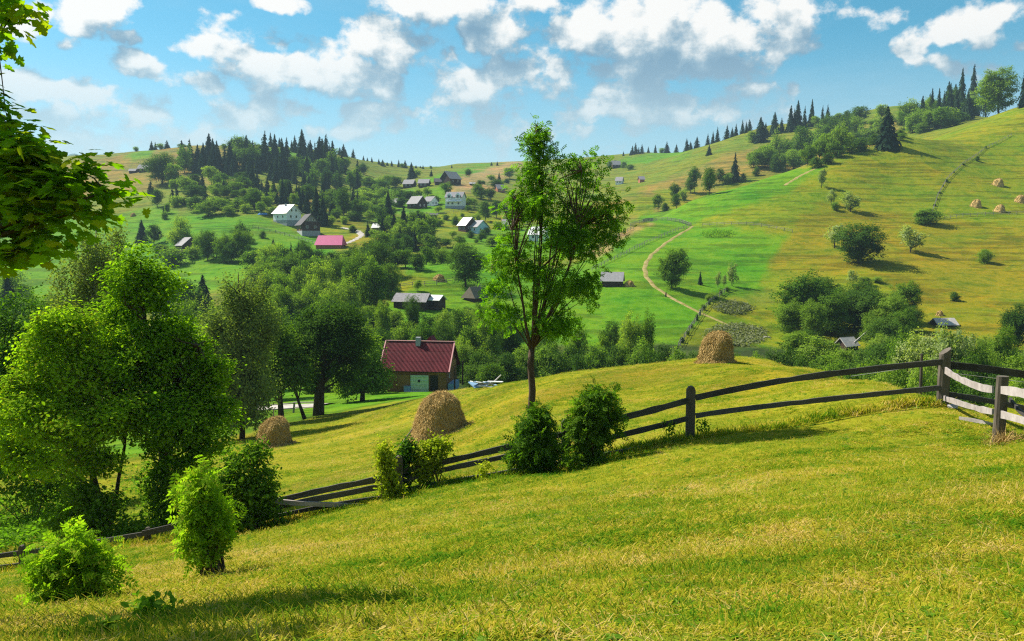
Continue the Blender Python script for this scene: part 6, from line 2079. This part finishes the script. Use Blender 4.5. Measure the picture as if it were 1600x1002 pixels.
M['grass'] = grass_mat()
tuft_col = bpy.data.collections.new('tuft_sources')


def tuft(seed, n, lmin, lmax, spread, lean, wid):
    rg_ = np.random.default_rng(seed)
    V, F = [], []
    for i in range(n):
        an = rg_.uniform(0, 6.283)
        r0 = spread * math.sqrt(rg_.uniform())
        ph = rg_.uniform(0, 6.283)
        bx_, by_ = r0 * math.cos(ph), r0 * math.sin(ph)
        l_ = rg_.uniform(lmin, lmax)
        ln_ = lean * rg_.uniform(.3, 1.2)
        dx, dy = math.cos(an), math.sin(an)
        px_, py_ = -dy, dx
        b = len(V)
        for t_, wv in ((0, 1), (.45, .85), (.8, .5), (1, 0)):
            h_ = l_ * (t_ * math.cos(ln_) - .25 * t_ * t_ * ln_)
            o_ = l_ * (t_ * math.sin(ln_) * .8 + .35 * t_ * t_ * ln_)
            for s_ in ((-1, 1) if wv else (0,)):
                V.append((bx_ + dx * o_ + px_ * wid * wv * s_, by_ + dy * o_ + py_ * wid * wv * s_, max(-.01, h_) - .008))
        F += [(b, b + 1, b + 3, b + 2), (b + 2, b + 3, b + 5, b + 4), (b + 4, b + 5, b + 6)]
    me = bpy.data.meshes.new('grass_tuft')
    me.from_pydata(V, [], F)
    me.materials.append(M['grass'])
    o = bpy.data.objects.new('grass_tuft', me)
    tuft_col.objects.link(o)
    return o


tuft(1, 22, .015, .045, .095, .95, .0030)
tuft(2, 22, .015, .050, .105, 1.1, .0030)
tuft(3, 20, .012, .040, .110, 1.3, .0034)
tuft(4, 18, .03, .085, .070, .75, .0032)
tuft(5, 16, .04, .11, .12, 1.5, .0026)     # mown stalks lying flat



def rosette(seed, n, size):
    """broad leaved meadow weed lying close to the ground"""
    rg_ = np.random.default_rng(seed)
    V, F = [], []
    for i in range(n):
        an = 6.283 * i / n + rg_.normal() * .3
        l_ = size * rg_.uniform(.6, 1.2)
        c_, s_ = math.cos(an), math.sin(an)
        b = len(V)
        for x, y, z in ((0, 0, 0), (.45, .22, .22), (1, 0, .12), (.45, -.22, .22)):
            V.append((l_ * (x * c_ - y * s_), l_ * (x * s_ + y * c_), l_ * z * rg_.uniform(.6, 1.5)))
        F.append((b, b + 1, b + 2, b + 3))
    me = bpy.data.meshes.new('meadow_weed')
    me.from_pydata(V, [], F)
    me.materials.append(M['weed'])
    tuft_col.objects.link(bpy.data.objects.new('grass_weed', me))


def stalks(seed, n):
    """dry mown stalks lying loose"""
    rg_ = np.random.default_rng(seed)
    V, F = [], []
    for i in range(n):
        an = rg_.normal() * .9
        l_ = rg_.uniform(.06, .20)
        x0, y0, z0 = rg_.normal() * .10, rg_.normal() * .08, rg_.uniform(.012, .045)
        dx, dy = math.cos(an) * l_, math.sin(an) * l_
        dz = rg_.normal() * .018
        w_ = .0014
        b = len(V)
        V += [(x0 - dx / 2, y0 - dy / 2 - w_, z0 - dz), (x0 + dx / 2, y0 + dy / 2 - w_, z0 + dz), (x0 + dx / 2, y0 + dy / 2 + w_, z0 + dz), (x0 - dx / 2, y0 - dy / 2 + w_, z0 - dz)]
        F.append((b, b + 1, b + 2, b + 3))
    me = bpy.data.meshes.new('hay_stalks')
    me.from_pydata(V, [], F)
    me.materials.append(M['hay'])
    tuft_col.objects.link(bpy.data.objects.new('grass_xstalks', me))


rosette(6, 9, .055)
stalks(7, 11)
gr = np.random.default_rng(5)
AMX = .74


def ring_points(r0, r1, rho):
    n = int(rho * AMX * (r1 * r1 - r0 * r0))
    r_ = np.sqrt(gr.uniform(r0 * r0, r1 * r1, n))
    a_ = gr.uniform(-AMX, AMX, n)
    return r_, a_


rs, as_ = [], []
edges = [2.0, 3, 4, 5, 6, 7, 8, 9.5, 11, 13, 15, 18, 21, 25, 30, 36, 43, 52, 64]
for r0, r1 in zip(edges[:-1], edges[1:]):
    rm = (r0 + r1) / 2
    a_, b_ = ring_points(r0, r1, 620 * min(1, (5.5 / rm) ** 1.45))
    rs.append(a_)
    as_.append(b_)
rs, as_ = np.concatenate(rs), np.concatenate(as_)
gx, gy = rs * np.sin(as_), rs * np.cos(as_)
gzv = ground(gx, gy)
keep = (gzv > CZ - 15.5)
gx, gy, gzv, rs = gx[keep], gy[keep], gzv[keep], rs[keep]
n = len(gx)
pm = bpy.data.meshes.new('meadow_grass')
pm.vertices.add(n)
pm.vertices.foreach_set('co', np.stack([gx, gy, gzv], 1).astype(np.float32).ravel())
tall = vnoise(gx / 1.7, gy / 1.7, 50) * .6 + vnoise(gx / .5, gy / .5, 51) * .4
sc = (.75 + .9 * np.clip(tall - .35, 0, 1)) * (1 + rs / 26) * gr.uniform(.75, 1.25, n)
kind_i = np.where(tall > .62, gr.choice([3, 1, 0], n, p=[.5, .3, .2]), np.where(tall < .38, gr.choice([2, 4], n), gr.choice([0, 1, 2, 4], n)))
dry = vnoise(gx / 1.1, gy / .6, 61) * .6 + vnoise(gx / .33, gy / .3, 62) * .4
u_ = gr.uniform(0, 1, n)
kind_i = np.where((u_ < .05), 5, kind_i)
kind_i = np.where((u_ > .965) & (dry > .56), 6, kind_i)
# rough longer grass left standing along the fence
fx_ = np.array([(px_ - 800) / FPX * d__ for px_, d__ in FD])
fdist = gy - np.interp(gx, fx_, [d__ for _, d__ in FD])
rough = (np.abs(fdist) < .35) & (gx < fx_[-1])
kind_i = np.where(rough & (u_ < .6), 3, kind_i)
sc = np.where(rough, sc * gr.uniform(1.2, 2.3, n), sc)
sc = np.where(kind_i == 6, .55 * (1 + rs / 40), sc)
# slope normal so that the tufts sit on the hillside
e_ = .3
nx = -(ground(gx + e_, gy) - ground(gx - e_, gy)) / (2 * e_)
ny = -(ground(gx, gy + e_) - ground(gx, gy - e_)) / (2 * e_)
for nm_, ty, data in (('g_rot', 'FLOAT', gr.uniform(0, 6.283, n)), ('g_kind', 'INT', kind_i)):
    at_ = pm.attributes.new(nm_, ty, 'POINT')
    at_.data.foreach_set('value', np.asarray(data, dtype=np.int32 if ty == 'INT' else np.float32))
at_ = pm.attributes.new('g_rotv', 'FLOAT_VECTOR', 'POINT')
rotv = np.stack([np.arctan2(-ny, 1) * .7, np.arctan2(nx, 1) * .7, gr.uniform(0, 6.283, n)], 1)
at_.data.foreach_set('vector', rotv.astype(np.float32).ravel())
at_ = pm.attributes.new('g_sclv', 'FLOAT_VECTOR', 'POINT')
at_.data.foreach_set('vector', np.stack([sc, sc, np.where(rough, sc, np.minimum(sc, .8 + 1.1 * np.clip(tall - .55, 0, 1)) * .8)], 1).astype(np.float32).ravel())
grass_o = obj('meadow_grass', pm, None)
pm.materials.append(M['grass'])
tag(grass_o, 'short mown grass with green and straw coloured patches covering the near meadow', 'grass', kind='stuff')
ng = bpy.data.node_groups.new('grass_scatter', 'GeometryNodeTree')
ng.interface.new_socket('Geometry', in_out='INPUT', socket_type='NodeSocketGeometry')
ng.interface.new_socket('Geometry', in_out='OUTPUT', socket_type='NodeSocketGeometry')
N = ng.nodes
ni, no = N.new('NodeGroupInput'), N.new('NodeGroupOutput')
m2p = N.new('GeometryNodeMeshToPoints')
iop = N.new('GeometryNodeInstanceOnPoints')
ci = N.new('GeometryNodeCollectionInfo')
ci.inputs[0].default_value = tuft_col
ci.inputs['Separate Children'].default_value = True
ci.inputs['Reset Children'].default_value = True


def named(nm_, ty):
    nd = N.new('GeometryNodeInputNamedAttribute')
    nd.data_type = ty
    nd.inputs[0].default_value = nm_
    return nd.outputs[0]


lk = ng.links.new
lk(ni.outputs[0], m2p.inputs[0])
lk(m2p.outputs[0], iop.inputs['Points'])
lk(ci.outputs[0], iop.inputs['Instance'])
iop.inputs['Pick Instance'].default_value = True
lk(named('g_kind', 'INT'), iop.inputs['Instance Index'])
e2r = N.new('FunctionNodeEulerToRotation')
lk(named('g_rotv', 'FLOAT_VECTOR'), e2r.inputs[0])
lk(e2r.outputs[0], iop.inputs['Rotation'])
lk(named('g_sclv', 'FLOAT_VECTOR'), iop.inputs['Scale'])
lk(iop.outputs[0], no.inputs[0])
md = grass_o.modifiers.new('scatter', 'NODES')
md.node_group = ng

# dry grass clump at the foot of the side fence post
rg = np.random.default_rng(12)
p = on_ground(1570, 13.7)
nb_ = 420
bx = rg.normal(size=(nb_, 2)) * np.array([.14, .10])
pos_ = np.stack([p[0] + bx[:, 0], p[1] - .12 + bx[:, 1], ground(p[0] + bx[:, 0], p[1] - .12 + bx[:, 1])], 1)
dirv = np.stack([rg.normal(size=nb_) * .7 + .35, rg.normal(size=nb_) * .5 - .25, rg.uniform(.25, 1.0, nb_)], 1)
dirv /= np.linalg.norm(dirv, axis=1, keepdims=True)
nn = rg.normal(size=(nb_, 3))
nn -= dirv * (nn * dirv).sum(1, keepdims=True)
nn /= np.linalg.norm(nn, axis=1, keepdims=True)
R = np.stack([dirv, np.cross(nn, dirv), nn], 2)
me = scatter('dry_grass', [(0, -.012, 0), (.6, -.009, .05), (1, 0, -.06), (.6, .009, .05), (0, .012, 0)], [(0, 1, 2, 3, 4)], pos_, R, rg.uniform(.12, .42, nb_))
tag(obj('dry_grass', me, M['hay']), 'clump of dry straw coloured grass at the foot of the round post', 'grass', kind='stuff')

# ------------------------------------------------------------------ far blue mountain beyond the left ridge
M['far_hill'] = flat_mat('far_wooded_mountain', (.05, .10, .10), .2, .002, .9, .05)
ts = np.linspace(-1, 1, 60)
vs, fs = [], []
for i, t_ in enumerate(ts):
    hh = (1 - t_ * t_) * (1 + .25 * math.sin(5 * t_ + 1) + .12 * math.sin(13 * t_))
    for j, (dy, hz) in enumerate(((-260, 0), (-90, .7), (0, 1), (120, .6), (300, 0))):
        vs.append((-1330 + 380 * t_, 2400 + dy, CZ + 30 + 172 * max(0, hh) * hz))
for i in range(59):
    for j in range(4):
        fs.append((i * 5 + j, (i + 1) * 5 + j, (i + 1) * 5 + j + 1, i * 5 + j + 1))
tag(MB().add(vs, fs).build('mountain', M['far_hill'], smooth=True), 'far blue mountain', kind='structure')

# ------------------------------------------------------------------ summer haze: one closed box of thin air round the whole place
hm = bpy.data.materials.new('summer_haze')
hm.use_nodes = True
hm.node_tree.nodes.clear()
hn = NT(hm.node_tree)
ho = hn.n('ShaderNodeOutputMaterial')
pv = hn.n('ShaderNodeVolumePrincipled')
pv.inputs['Color'].default_value = (.55, .78, .98, 1)
pv.inputs['Density'].default_value = 0.00013
pv.inputs['Anisotropy'].default_value = 0.2
hn.put(ho.inputs['Volume'], pv.outputs[0])
HZ0, HZ1 = float(Z.min()) - 1.5, max(float(Z.max()) + 40, CZ + 280)
hz = MB().box((0, 0, (HZ0 + HZ1) / 2), (6100, 6100, HZ1 - HZ0)).build('haze', hm)
tag(hz, 'thin bluish summer haze over the valley', kind='stuff')
